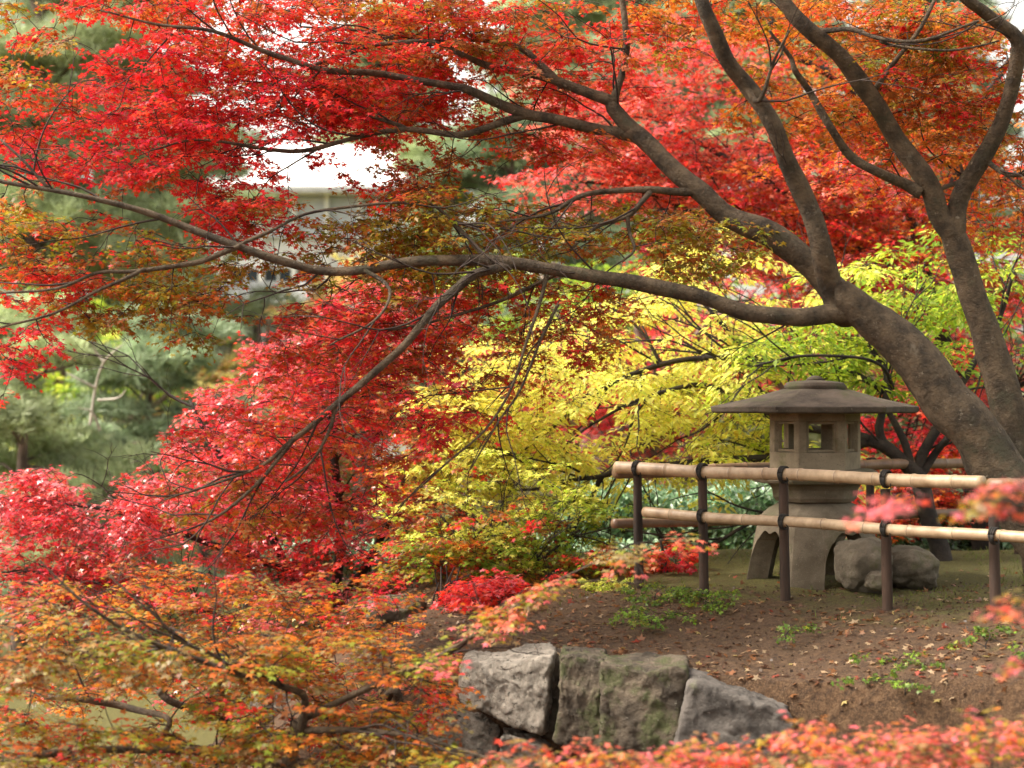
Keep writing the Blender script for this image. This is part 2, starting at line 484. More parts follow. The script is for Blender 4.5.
class Tree:
    def __init__(s, name, label, base, cat='tree', tmpl=PALM5, leaf='leaf', bark='bark', size=(0.035, 0.048), group=None, twig=0.16, fan=5, droop=0.22, rtw=1.0, flat=0.34):
        s.root = thing(name, label, cat, tuple(base), group)
        s.tmpl, s.leaf, s.bark, s.size = tmpl, leaf, bark, size
        s.nodes = []; s.nrad = []
        s.seg = [[], [], [], []]
        s.P, s.Fw, s.Nm, s.S, s.C = [], [], [], [], []
        s.spr = []
        s.twig, s.fan, s.droop, s.rtw = twig, fan, droop, rtw
        s.k = 0; s.flat = flat
    def bough(s, pts, name='bough', sides=10, wob=0.10, world=False, seglen=6):
        if world:
            W = np.array([(p[0], p[1], p[2], p[3]) for p in pts])
        else:
                W = np.array([(*at(p[0], p[1], p[3]), 0.79 * p[2] / F * p[3]) for p in pts])
        Q = catmull(W, seglen)
        jit = np.clip(Q[:, 3] * 0.35, 0, 0.03)
        for i in range(1, len(Q) - 1):
            q = Vector((Q[i, 0] * 3, Q[i, 1] * 3, Q[i, 2] * 3 + s.k))
            v = mnoise.noise_vector(q)
            Q[i, :3] += np.array(v) * (jit[i] + 0.006)
        V, Fc = tube(Q[:, :3], np.maximum(Q[:, 3], 0.002), sides, wob, s.k * 3.1)
        obj(name, V, Fc, M[s.bark], s.root, True)
        s.k += 1
        for q in Q[2:]:
            s.nodes.append(q[:3]); s.nrad.append(q[3])
        return Q
    def clump(s, cx, cy, rx, ry, Y, dY, n, pal, rot=0.0):
        r = np.sqrt(R.uniform(0, 1, n)); a = R.uniform(0, 2 * math.pi, n)
        u, v = r * np.cos(a) * rx, r * np.sin(a) * ry
        c, q = math.cos(rad(rot)), math.sin(rad(rot))
        px, py = cx + u * c - v * q, cy + u * q + v * c
        yy = Y + R.uniform(-dY, dY, n)
        for i in range(n):
            if any(((px[i] - g[0]) / g[2]) ** 2 + ((py[i] - g[1]) / g[3]) ** 2 < 1 and R.uniform() < g[4] for g in OPEN):
                continue
            s.spr.append((at(px[i], py[i], yy[i]), pal))
    def ball(s, c, r, n, pal, shell=0.5):
        for i in range(n):
            d = unit(R.normal(size=3)); t = R.uniform(shell, 1) ** 0.6
            s.spr.append((np.array(c) + d * t * np.array(r), pal))
    def branchlets(s, n, ln=0.7, r0=0.007, gravity=0.0, lim=0.05):
        """fine side branches with forks, springing from the boughs"""
        base = np.array(s.nodes); br = np.array(s.nrad)
        ok = np.where(br[:-1] < lim)[0]
        for _ in range(n):
            i = int(R.choice(ok)); t = base[i + 1] - base[i]
            if np.linalg.norm(t) > 0.6: continue
            t = unit(t)
            if t[2] < -0.2 and abs(t[0]) < 0.3: pass
            d = unit(t + R.normal(size=3) * np.array([.45, .35, .5]) + np.array([0, 0, gravity]))
            stack = [(base[i], d, ln * R.uniform(.6, 1.3), min(r0, br[i] * .7), 0)]
            while stack:
                p, d, L_, r_, lv = stack.pop()
                m = 5; pts = [p]
                for k in range(m):
                    d = unit(d + R.normal(size=3) * .20 + np.array([0, 0, gravity * .15]))
                    p = p + d * L_ / m; pts.append(p)
                    if lv < 2 and k in (1, 2, 3) and R.uniform() < .65:
                        stack.append((p, unit(d + R.normal(size=3) * .55), L_ * .5, r_ * .55, lv + 1))
                W = catmull(pts, 2); rr = np.linspace(r_, r_ * .35, len(W))
                for j in range(len(W) - 1):
                    s.seg[0].append(W[j]); s.seg[1].append(W[j + 1]); s.seg[2].append(rr[j]); s.seg[3].append(rr[j + 1])
                for q in pts[1:]:
                    s.nodes.append(q); s.nrad.append(r_ * .6)
    def grow(s, maxlen=2.5, first=0.9):
        """join every spray to the nearest wood, nearest first, then leaf it"""
        base = np.array(s.nodes)
        D = [np.min(np.linalg.norm(base - p, axis=1)) for p, _ in s.spr]
        order = np.argsort(D)
        nod = np.zeros((len(base) + 6 * len(s.spr), 3)); nod[:len(base)] = base; cnt = len(base)
        rd = np.zeros(len(nod)); rd[:cnt] = np.minimum(np.array(s.nrad), 0.009 * s.rtw)
        for oi in order:
            p, pal = s.spr[oi]
            dd = np.linalg.norm(nod[:cnt] - p, axis=1)
            j = int(np.argmin(dd)); L_ = dd[j]
            q = nod[j]; r0 = min(rd[j] * 0.85, 0.0035 * s.rtw + 0.004 * s.rtw * L_)
            r0 = max(r0, 0.0022 * s.rtw)
            dirv = unit(p - q)
            if L_ > 0.002:
                mid = (p + q) / 2 + R.normal(size=3) * 0.07 * L_ + np.array([0, 0, 0.08 * L_])
                W = catmull([q, mid, p], 2)
                rr = np.linspace(r0, max(r0 * 0.5, 0.0015 * s.rtw), len(W))
                for i in range(len(W) - 1):
                    s.seg[0].append(W[i]); s.seg[1].append(W[i + 1]); s.seg[2].append(rr[i]); s.seg[3].append(rr[i + 1])
                    nod[cnt] = W[i + 1]; rd[cnt] = rr[i + 1]; cnt += 1
                dirv = unit(W[-1] - W[-2])
            s.spray(p, dirv, pal)
        if s.seg[0]:
            seg_mesh('twigs', *s.seg, M['twig'] if s.bark != 'bark_dark' else M['bark_dark'], s.root)
        leaf_mesh('crown', np.vstack(s.P), np.vstack(s.Fw), np.vstack(s.Nm), np.concatenate(s.S), np.vstack(s.C), s.tmpl, M[s.leaf], s.root)
        return sum(len(x) for x in s.S)
    def spray(s, p, d, pal):
        h = np.array([d[0], d[1], d[2] * 0.35]); 
        if np.linalg.norm(h[:2]) < 0.25:
            h[:2] += R.normal(size=2)
        h = unit(h)
        sd = unit(np.cross(h, [0, 0, 1.0])); up = np.cross(sd, h)
        tilt = R.normal() * 0.25
        sd = sd * math.cos(tilt) + up * math.sin(tilt)
        base = pick(pal, 1)[0]
        for a in np.linspace(-1.25, 1.25, s.fan) + R.normal(size=s.fan) * 0.15:
            ln = s.twig * R.uniform(0.7, 1.25) * (1 - 0.25 * abs(a))
            dr = h * math.cos(a) + sd * math.sin(a)
            e = p + dr * ln + np.array([0, 0, -s.droop * ln * R.uniform(0.3, 1.4)])
            s.seg[0].append(p); s.seg[1].append(e); s.seg[2].append(0.0016 * s.rtw); s.seg[3].append(0.0007 * s.rtw)
            k = 9
            t = np.repeat(np.linspace(0.25, 1.0, 5), 2)[:k]
            side = np.where(np.arange(k) % 2 == 0, 1.0, -1.0)
            lat = np.cross(dr, [0, 0, 1.0])
            out = dr[None] * R.uniform(0.3, 1.0, (k, 1)) + lat[None] * side[:, None] * R.uniform(0.3, 1.1, (k, 1))
            out[:, 2] -= R.uniform(0.0, 1.9 * s.flat, k)
            out = unit(out)
            sz = R.uniform(s.size[0] * .72, s.size[1] * 1.1, k)
            pos = p + (e - p)[None] * t[:, None] + out * 0.55 * sz[:, None] + R.normal(size=(k, 3)) * 0.2 * s.size[1]
            nm = np.array([[0, 0, 1.0]]) + R.normal(size=(k, 3)) * s.flat
            cc = np.where(R.uniform(size=(k, 1)) < 0.55, base[None], pick(pal, k))
            cc = cc * R.uniform(0.72, 1.22, (k, 1)) * R.uniform(0.9, 1.1, (k, 3))
            s.P.append(pos); s.Fw.append(out); s.Nm.append(nm); s.S.append(sz); s.C.append(np.clip(cc, 0, 0.9))

# ------------------------------------------------------------------ far building, tea house, woods
def P3(px, py, Y): return at(px, py, Y)
BY = 62.0
bx0, bx1 = P3(215, 0, BY)[0], P3(440, 0, BY)[0]
zt = P3(0, 196, BY)[2]; zr = P3(0, 132, BY)[2]
gz = float(gh(0, BY))
hall = thing('garden_hall', 'large white hall with a pale sloping roof far behind the maples', 'building', ((bx0 + bx1) / 2, BY, gz))
q = MB(); q.box(((bx0 + bx1) / 2, BY + 3, (gz + zt) / 2), (bx1 - bx0, 6, zt - gz)); q.build('wall', M['white_wall'], hall)
q = MB(); oz = 0.25
vs = [(bx0 - .8, BY - 1.0, zt), (bx1 + .8, BY - 1.0, zt), (bx1 + .8, BY + 7, zt), (bx0 - .8, BY + 7, zt),
      (bx0 - .8, BY - 1.0, zt + oz), (bx1 + .8, BY - 1.0, zt + oz), (bx1 - .2, BY + 3, zr), (bx0 + .2, BY + 3, zr), (bx1 + .8, BY + 7, zt + oz), (bx0 - .8, BY + 7, zt + oz)]
q.add(vs, [(0, 3, 2, 1), (0, 1, 5, 4), (4, 5, 6, 7), (7, 6, 8, 9), (2, 3, 9, 8), (1, 2, 8, 6, 5), (0, 4, 7, 9, 3)])
q.build('roof', M['white_roof'], hall)
q = MB(); q.box(((bx0 + bx1) / 2, BY - 1.06, zt + 0.1), (bx1 - bx0 + 1.7, 0.1, 0.16)); q.build('gutter', M['tile'], hall)
q = MB(); q.box(((bx0 + bx1) / 2, BY - 0.12, zt - 0.75), (bx1 - bx0 - .2, 0.2, 1.4)); q.build('eave_shade', M['shade_wall'], hall)  # blue grey band stands in for the shadow beneath the eave
for i in range(7):
    x = bx0 + 0.5 + i * (bx1 - bx0 - 1) / 6
    q = MB(); q.box((x, BY - 0.35, (gz + zt) / 2), (0.16, 0.16, zt - gz)); q.build('column', M['white_wall'], hall)
for lv in (zt - 3.1, zt - 6.4):
    for i in range(6):
        x = bx0 + 0.5 + (i + .5) * (bx1 - bx0 - 1) / 6
        q = MB(); q.box((x, BY - 0.04, lv), (0.95, 0.06, 1.1)); wn = q.build('window', M['glass'], hall)
        q = MB()
        for dx in (-0.5, 0, 0.5): q.box((x + dx, BY - 0.09, lv), (0.06, 0.08, 1.2))
        for dz in (-0.6, 0.6): q.box((x, BY - 0.10, lv + dz), (1.06, 0.09, 0.06))
        q.build('frame', M['white_wall'], wn)
tw = thing('annex_tower', 'blue grey upper block with white bars behind the white hall roof', 'building', (P3(360, 0, 74)[0], 74, gz))
tx0, tx1 = P3(315, 0, 74)[0], P3(405, 0, 74)[0]; tz = P3(0, 72, 74)[2]
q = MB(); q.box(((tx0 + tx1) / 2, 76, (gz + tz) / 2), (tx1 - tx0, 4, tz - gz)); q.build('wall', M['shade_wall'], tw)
q = MB(); q.box(((tx0 + tx1) / 2, 76, tz + .15), (tx1 - tx0 + .6, 4.6, 0.3)); q.build('roof', M['white_roof'], tw)
for i in range(6):
    x = tx0 + 0.3 + i * (tx1 - tx0 - .6) / 5
    q = MB(); q.box((x, 73.9, tz - 2.2), (0.14, 0.14, 4.2)); q.build('bar', M['white_wall'], tw)

TY = 44.0
tx0, tx1 = P3(196, 0, TY)[0], P3(318, 0, TY)[0]
za = P3(0, 308, TY)[2]; zb = P3(0, 278, TY)[2]; tg = float(gh(tx0, TY))
tea = thing('tea_house', 'small dark timber tea house with a pale tiled roof below the white hall', 'building', ((tx0 + tx1) / 2, TY, tg))
q = MB(); q.box(((tx0 + tx1) / 2, TY + 1.2, (tg + za) / 2), (tx1 - tx0 - .9, 2.2, za - tg)); q.build('wall', M['dark_wood'], tea)
q = MB()
cx_ = (tx0 + tx1) / 2
q.add([(tx0, TY - .5, za), (tx1, TY - .5, za), (tx1, TY + 3, za), (tx0, TY + 3, za), (tx0, TY - .5, za + .12), (tx1, TY - .5, za + .12), (tx1, TY + 3, za + .12), (tx0, TY + 3, za + .12),
       (tx0 + .35, TY + 1.2, zb), (tx1 - .35, TY + 1.2, zb)],
      [(0, 3, 2, 1), (0, 1, 5, 4), (4, 5, 9, 8), (6, 7, 8, 9), (2, 3, 7, 6), (1, 2, 6, 9, 5), (0, 4, 8, 7, 3)])
q.build('roof', M['tile'], tea)
q = MB(); q.box((cx_, TY - .54, za - .03), (tx1 - tx0 + .1, .07, .14)); q.build('eave_board', M['dark_wood'], tea)
for i in range(5):
    x = tx0 + .35 + i * (tx1 - tx0 - .7) / 4
    q = MB(); q.box((x, TY - .25, (tg + za) / 2), (0.12, 0.12, za - tg)); q.build('post', M['dark_wood'], tea)
for i in range(4):
    x = tx0 + .35 + (i + .5) * (tx1 - tx0 - .7) / 4
    q = MB(); q.box((x, TY + .07, za - .9), (0.5, 0.05, 1.0)); q.build('paper_screen', M['white_wall'], tea)

# pines -------------------------------------------------------------
def needle_tmpl(n=14):
    V = []; Fc = []
    for i in range(n):
        a = i * 2.4; e = R.uniform(-0.2, 0.9)
        d = np.array([math.cos(a) * math.cos(e), math.sin(a) * math.cos(e), math.sin(e)])
        s = unit(np.cross(d, R.normal(size=3))) * 0.05
        b_ = len(V)
        V += [tuple(-s), tuple(s), tuple(d + s * 0.3), tuple(d - s * 0.3)]
        Fc.append((b_, b_ + 1, b_ + 2, b_ + 3))
    return np.array(V), np.array(Fc)

def pine(label, base, h, spread, pads, tufts, tsz, tint, low=0.25, name='pine_tree', group='pines behind the maples'):
    base = np.array(base, float)
    rt = thing(name, label, 'tree', tuple(base), group)
    lean = R.normal(size=2) * 0.05 * h
    T = [(base[0] + lean[0] * t * t, base[1] + lean[1] * t * t, base[2] - .2 + h * t) for t in np.linspace(0, 0.97, 7)]
    V, Fc = tube(catmull(T, 4), np.linspace(0.016 * h + .06, 0.03, 25), 8, 0.08, R.uniform(0, 9))
    obj('trunk', V, Fc, M['pine_bark'], rt, True)
    P, cl = [], []
    sg = [[], [], [], []]
    for i in range(pads):
        t = low + (1 - low) * (i + R.uniform(0, 1)) / pads
        a = R.uniform(0, 2 * math.pi)
        r = spread * (1.05 - t) ** 0.6 * R.uniform(0.35, 1.0)
        k = min(6, int(t * 6)); o0 = np.array(T[k]) * (1 - (t * 6 - k)) + np.array(T[min(6, k + 1)]) * (t * 6 - k)
        e = o0 + np.array([math.cos(a) * r, math.sin(a) * r, R.uniform(-0.02, 0.10) * h])
        md = (o0 + e) / 2 + R.normal(size=3) * 0.08 * r
        W = catmull([o0, md, e], 3)
        rr = np.linspace(0.006 * h, 0.012, len(W))
        V, Fc = tube(W, rr, 5); obj('limb', V, Fc, M['pine_bark'], rt, True)
        pr = np.array([0.26 * spread, 0.26 * spread, 0.09 * spread]) * R.uniform(0.7, 1.3)
        n = tufts
        q = unit(R.normal(size=(n, 3))) * (R.uniform(0.1, 1, (n, 1)) ** 0.5) * pr
        q[:, 2] = np.abs(q[:, 2]) * 1.2 - 0.03
        P.append(e + q)
        c_ = np.array(tint) * R.uniform(0.7, 1.35)
        cl.append(np.repeat(c_[None], n, 0) * R.uniform(0.7, 1.3, (n, 1)))
    P = np.vstack(P); cl = np.vstack(cl); n = len(P)
    fw = R.normal(size=(n, 3)); nm = R.normal(size=(n, 3)) * 0.5 + np.array([0, 0, 1.0])
    leaf_mesh('crown', P, fw, nm, R.uniform(0.7, 1.3, n) * tsz, np.clip(cl, 0, .9), needle_tmpl(), M['needle'], rt)
    return rt

GG = (0.36, 0.42, 0.22); GB = (0.31, 0.39, 0.24); GY = (0.42, 0.45, 0.18)
def gp(px, Y):
    x = (px - 512) / F * Y
    return (x, Y, float(gh(x, Y)))
pine('bushy grey green pine at the far left edge with dead pale branches', gp(20, 23), 4.6, 2.6, 46, 130, 0.16, GG, 0.1)
pine('bushy grey green pine right of the leftmost one, in front of the tea house', gp(150, 26), 4.7, 2.4, 44, 130, 0.17, GB, 0.1)
pine('tall dark pine rising out of frame at the left edge', gp(30, 38), 16, 6.0, 90, 170, 0.28, GG, 0.2)
pine('tall pine behind the red maple boughs, left of the white hall', gp(95, 46), 15, 4.4, 90, 170, 0.30, GB, 0.15)
pine('slender pine standing right of the white hall roof', gp(470, 50), 10.5, 2.6, 50, 140, 0.26, GG, 0.2)
pine('broad pine seen between the red leaves in the middle of the garden', gp(505, 42), 9.5, 3.4, 50, 140, 0.24, GB, 0.15)
pine('tall pine with a pale straight trunk above the forked bough', gp(590, 56), 17, 5.0, 90, 160, 0.34, GG, 0.45)
pine('pine with a pale trunk seen through the red crown left of the forked maple', gp(690, 52), 15, 4.4, 70, 150, 0.28, GB, 0.4)
pine('pine with a pale trunk seen between the two limbs of the forked maple', gp(790, 50), 15, 4.4, 70, 150, 0.28, GG, 0.42)
pine('tall dark pine at the upper left, between the other two tall pines', gp(170, 80), 18, 4.0, 90, 160, 0.32, GG, 0.1)
pine('tall pine behind the roof of the white hall', gp(372, 72), 19, 4.6, 90, 160, 0.34, GG, 0.3)
pine('far pine behind the right end of the garden', gp(940, 58), 16, 5.2, 80, 150, 0.34, GB, 0.2)
pine('low spreading pine far behind the yellow leaves', gp(330, 40), 5.0, 3.0, 36, 130, 0.2, GY, 0.1)

# dead pale branches in front of the left pine
sn = thing('dead_branch', 'bare pale dead branches sticking out of the left pine', 'branch', tuple(at(112, 400, 20.5)))
dB = [[], [], [], []]
for pl in ([(90, 425, 20.5), (96, 385, 20.5), (104, 362, 20.4), (116, 350, 20.3), (122, 345, 20.3)], [(96, 388, 20.5), (80, 380, 20.4), (66, 372, 20.4)],
           [(100, 430, 20.5), (92, 412, 20.4), (78, 408, 20.3)], [(104, 362, 20.4), (96, 352, 20.4), (92, 343, 20.3)], [(98, 400, 20.5), (118, 398, 20.3), (126, 390, 20.2)]):
    W = catmull([at(*p) for p in pl], 4); rr = np.linspace(0.018, 0.006, len(W))
    for j in range(len(W) - 1):
        dB[0].append(W[j]); dB[1].append(W[j + 1]); dB[2].append(rr[j]); dB[3].append(rr[j + 1])
M['dead'] = rough_mat('bleached_wood', (0.3, 0.27, 0.23), (0.5, 0.45, 0.38), 8)
seg_mesh('limb', *dB, M['dead'], sn, 6)

# far woods closing the view below the horizon trees
n = 30000
fx = R.uniform(-60, 60, n); fy = R.uniform(78, 92, n); ht = 4.0 + 2.6 * fbm(fx, fy * 0.3, 0.16, 2) * 0.6
fz = -2.3 + R.uniform(0, 1, n) ** 0.8 * (ht + 2.3)
fc_ = np.array([(0.13, 0.19, 0.09), (0.2, 0.22, 0.08), (0.3, 0.2, 0.08), (0.10, 0.16, 0.1)])[((fx * 0.12 + 30).astype(int) * 7 + (fz > 1)) % 4]
o = leaf_mesh('far_woods', np.stack([fx, fy, fz], 1), R.normal(size=(n, 3)), R.normal(size=(n, 3)) + [0, 0, .8], R.uniform(.5, 1.0, n), fc_ * R.uniform(.7, 1.3, (n, 1)), DIAM, M['needle'], None)
tag(o, 'far-off belt of mixed trees closing the view', 'woods', kind='stuff')

def simple_tree(name, label, px, Y, h, rad_, pal, n, leaf=0.11, tmpl=DIAM, bark='pine_bark', group=None, cz=0.62, twig=.35):
    b_ = gp(px, Y)
    t = Tree(name, label, b_, tmpl=tmpl, bark=bark, size=(leaf * .8, leaf * 1.2), twig=twig, fan=4, group=group, rtw=2.5)
    top = (b_[0] + R.normal() * .2, b_[1], b_[2] + h * 0.75)
    t.bough([(b_[0], b_[1], b_[2] - .1, .035 * h ** .8), (b_[0] + .05 * h * R.normal() * .5, b_[1], b_[2] + h * .3, .028 * h ** .8), (*top, .012 * h ** .8)], 'trunk', 8, .08, True)
    for i in range(6):
        a = i * 1.05 + R.uniform(0, .5); z0 = b_[2] + h * R.uniform(.28, .55)
        e = np.array([b_[0] + math.cos(a) * rad_ * .7, b_[1] + math.sin(a) * rad_ * .7, z0 + h * .25])
        s_ = np.array([b_[0], b_[1], z0])
        md = (s_ + e) / 2 + R.normal(size=3) * .1 * rad_
        t.bough([(*s_, .02 * h ** .8), (*md, .014 * h ** .8), (*e, .007 * h ** .8)], 'bough', 6, .05, True)
    for i in range(7):
        c = np.array([b_[0], b_[1], b_[2] + h * cz]) + R.normal(size=3) * np.array([.45, .45, .16 * h / rad_]) * rad_
        t.ball(c, np.array([.55, .55, .38]) * rad_, n // 7, pal, .2)
    t.grow()
simple_tree('yellow_tree', 'pale yellow leaved tree in front of the white hall', 280, 37, 6.4, 1.5, 'peach', 260, .13)
simple_tree('peach_tree', 'peach and cream leaved tree left of the tea house roof', 205, 35, 4.3, 1.2, 'peach', 180, .13)
simple_tree('yellow_tree', 'yellow green tree at the far left below the tall dark pine', 55, 34, 6.6, 1.3, 'ylime', 160, .14)
simple_tree('cream_tree', 'cream leaved tree on the right of the white hall front', 365, 36, 6.3, 1.2, 'peach', 170, .13)
simple_tree('green_tree', 'mid green broadleaf tree behind the left red crown', 110, 30, 5.8, 2.0, 'lime', 120, .14)
simple_tree('green_tree', 'green broadleaf tree behind the yellow leaves by the hedge', 600, 26, 5.0, 2.2, 'lime', 260, .10)
simple_tree('rose_tree', 'rose red tree far behind the yellow crown', 650, 22, 4.2, 1.9, 'crimson', 420, .075, PALM5)
simple_tree('rose_tree', 'pink red tree behind the stone lantern and the pines', 840, 21, 4.6, 2.1, 'crimson', 480, .07, PALM5)

# ------------------------------------------------------------------ hedge
def hedge(label, x0, x1, Y0, dep, ztop, n, rz=0):
    zb_ = float(gh((x0 + x1) / 2, Y0))
    rt = thing('clipped_hedge', label, 'hedge', ((x0 + x1) / 2, Y0, zb_))
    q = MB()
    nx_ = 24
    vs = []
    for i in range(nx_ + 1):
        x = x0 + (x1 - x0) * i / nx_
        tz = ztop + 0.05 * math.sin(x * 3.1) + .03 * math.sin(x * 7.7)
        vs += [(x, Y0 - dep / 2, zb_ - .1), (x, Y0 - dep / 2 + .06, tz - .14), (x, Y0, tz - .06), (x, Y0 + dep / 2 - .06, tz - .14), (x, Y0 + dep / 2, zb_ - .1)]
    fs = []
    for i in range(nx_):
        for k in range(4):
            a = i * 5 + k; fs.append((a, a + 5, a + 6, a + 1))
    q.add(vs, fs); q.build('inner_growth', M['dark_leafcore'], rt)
    xs = R.uniform(x0, x1, n); k = R.uniform(0, 1, n)
    H = ztop - zb_
    tz = ztop + 0.05 * np.sin(xs * 3.1) + .03 * np.sin(xs * 7.7)
    front = k < 0.7
    ys = np.where(front, Y0 - dep / 2 + R.uniform(-.09, .03, n), Y0 + R.uniform(-dep / 2, dep / 2, n))
    zs = np.where(front, zb_ + (tz - zb_) * R.uniform(0, 1, n), tz + R.uniform(-.1, .05, n))
    ys = ys + .06 * np.sin(xs * 9 + zs * 8)
    pos = np.stack([xs, ys, zs], 1)
    nm = np.where(front[:, None], np.array([[0, -.8, .7]]), np.array([[0, -.2, 1.0]])) + R.normal(size=(n, 3)) * .45
    fw = R.normal(size=(n, 3)) + np.array([0, -.5, -.2])
    leaf_mesh('foliage', pos, fw, nm, R.uniform(.05, .085, n), pick('hedge', n) * R.uniform(.7, 1.25, (n, 1)), OVAL, M['hedge_leaf'], rt)
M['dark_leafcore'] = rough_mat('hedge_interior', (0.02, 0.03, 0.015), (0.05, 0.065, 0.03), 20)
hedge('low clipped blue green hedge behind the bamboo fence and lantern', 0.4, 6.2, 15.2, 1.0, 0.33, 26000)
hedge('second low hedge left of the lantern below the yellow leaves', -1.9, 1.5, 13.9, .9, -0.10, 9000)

# ------------------------------------------------------------------ stone lantern
LX, LY = at(815, 0, 10.85)[0], 10.85
LZ = float(gh(LX, LY))
lan = thing('stone_lantern', 'squat granite snow lantern with a wide hexagonal roof standing behind the bamboo fence', 'stone lantern', (LX, LY, LZ))
def lz(py): return CZ - (py - 400) / F * LY
S_ = LY / F
def disp(vs, amp, sc, seed=0):
    out = []
    for v in vs:
        q = Vector((v[0] * sc + seed, v[1] * sc, v[2] * sc)); nv = mnoise.noise_vector(q)
        out.append((v[0] + nv[0] * amp, v[1] + nv[1] * amp, v[2] + nv[2] * amp))
    return out
def hexlathe(prof, round_=0.0, per=8, name='x', m=None, smooth=False, rot=0.0, amp=0.004):
    """prof: list of (corner radius, z); hexagon with a flat side to the camera"""
    nseg = 6 * per
    vs = []
    for (r, z) in prof:
        for k in range(nseg):
            a = 2 * math.pi * k / nseg
            s = (a % (math.pi / 3)) - math.pi / 6
            hexr = math.cos(math.pi / 6) / math.cos(s)
            rr = r * (hexr * (1 - round_) + round_)
            aa = a + rot
            vs.append((LX + math.cos(aa) * rr, LY + math.sin(aa) * rr, z))
    fs = []
    for i in range(len(prof) - 1):
        for k in range(nseg):
            a, b_ = i * nseg + k, i * nseg + (k + 1) % nseg
            fs.append((a, b_, b_ + nseg, a + nseg))
    fs.append(tuple(range(nseg))[::-1]); fs.append(tuple(range((len(prof) - 1) * nseg, len(prof) * nseg)))
    o = obj(name, disp(vs, amp, 6), fs, m, lan, smooth)
    md = o.modifiers.new('b', 'BEVEL'); md.width = 0.006; md.segments = 2; md.limit_method = 'ANGLE'; md.angle_limit = rad(35)
    return o
# legs / base: one ring with four arches
def legbase():
    nphi, nt_ = 160, 14
    H = lz(500) - LZ
    leg0 = rad(162)      # nearest leg directions
    vs = []
    def zbot(phi):
        u = ((phi - leg0) % (math.pi / 2))
        u = min(u, math.pi / 2 - u)          # 0 at leg axis, pi/4 at arch crown
        lw = rad(16)
        if u < lw: return -0.06
        t = min(1.0, (u - lw) / (math.pi / 4 - lw))
        k = (1 - (1 - t) ** 2.6) ** 0.45
        return H * 0.62 * k + (0.022 * H * math.cos(t * math.pi * 3) if t > 0.35 else 0)
    def Ro(z):
        t = max(0, z / H)
        r = 0.415 - 0.10 * t ** 0.8
        if t > 0.72: r -= 0.13 * ((t - 0.72) / 0.28) ** 2.2
        return r
    for j in range(nt_ + 1):
        for i in range(nphi):
            phi = 2 * math.pi * i / nphi
            zb_ = zbot(phi); z = zb_ + (H - zb_) * (j / nt_)
            s = (phi % (math.pi / 3)) - math.pi / 6
            hexr = (math.cos(math.pi / 6) / math.cos(s)) * .5 + .53
            r = Ro(z) * hexr
            vs.append((LX + math.cos(phi) * r, LY + math.sin(phi) * r, LZ + z))
    no = len(vs)
    for j in range(nt_ + 1):
        for i in range(nphi):
            phi = 2 * math.pi * i / nphi
            zb_ = zbot(phi); z = zb_ + (H * .86 - zb_) * (j / nt_)
            r = max(.06, Ro(z) - 0.115 - (0.12 if j == nt_ else 0))
            vs.append((LX + math.cos(phi) * r, LY + math.sin(phi) * r, LZ + z))
    fs = []
    for j in range(nt_):
        for i in range(nphi):
            a, b_ = j * nphi + i, j * nphi + (i + 1) % nphi
            fs.append((a, b_, b_ + nphi, a + nphi))
            fs.append((no + a, no + a + nphi, no + b_ + nphi, no + b_))
    for i in range(nphi):
        j = (i + 1) % nphi
        fs.append((i, no + i, no + j, j))
    fs.append(tuple(nt_ * nphi + i for i in range(nphi)))
    fs.append(tuple(no + nt_ * nphi + i for i in range(nphi))[::-1])
    o = obj('leg_base', disp(vs, .006, 7), fs, M['granite'], lan, False)
legbase()
e_ = 0.002
hexlathe([(.235, lz(501)), (.255, lz(497)), (.262, lz(489)), (.28, lz(484)), (.30, lz(483) + e_)], .5, 8, 'neck', M['granite'])
hexlathe([(.30, lz(483)), (.372, lz(482)), (.385, lz(479)), (.385, lz(472)), (.35, lz(469)), (.33, lz(468.5))], .12, 8, 'platform', M['granite'])
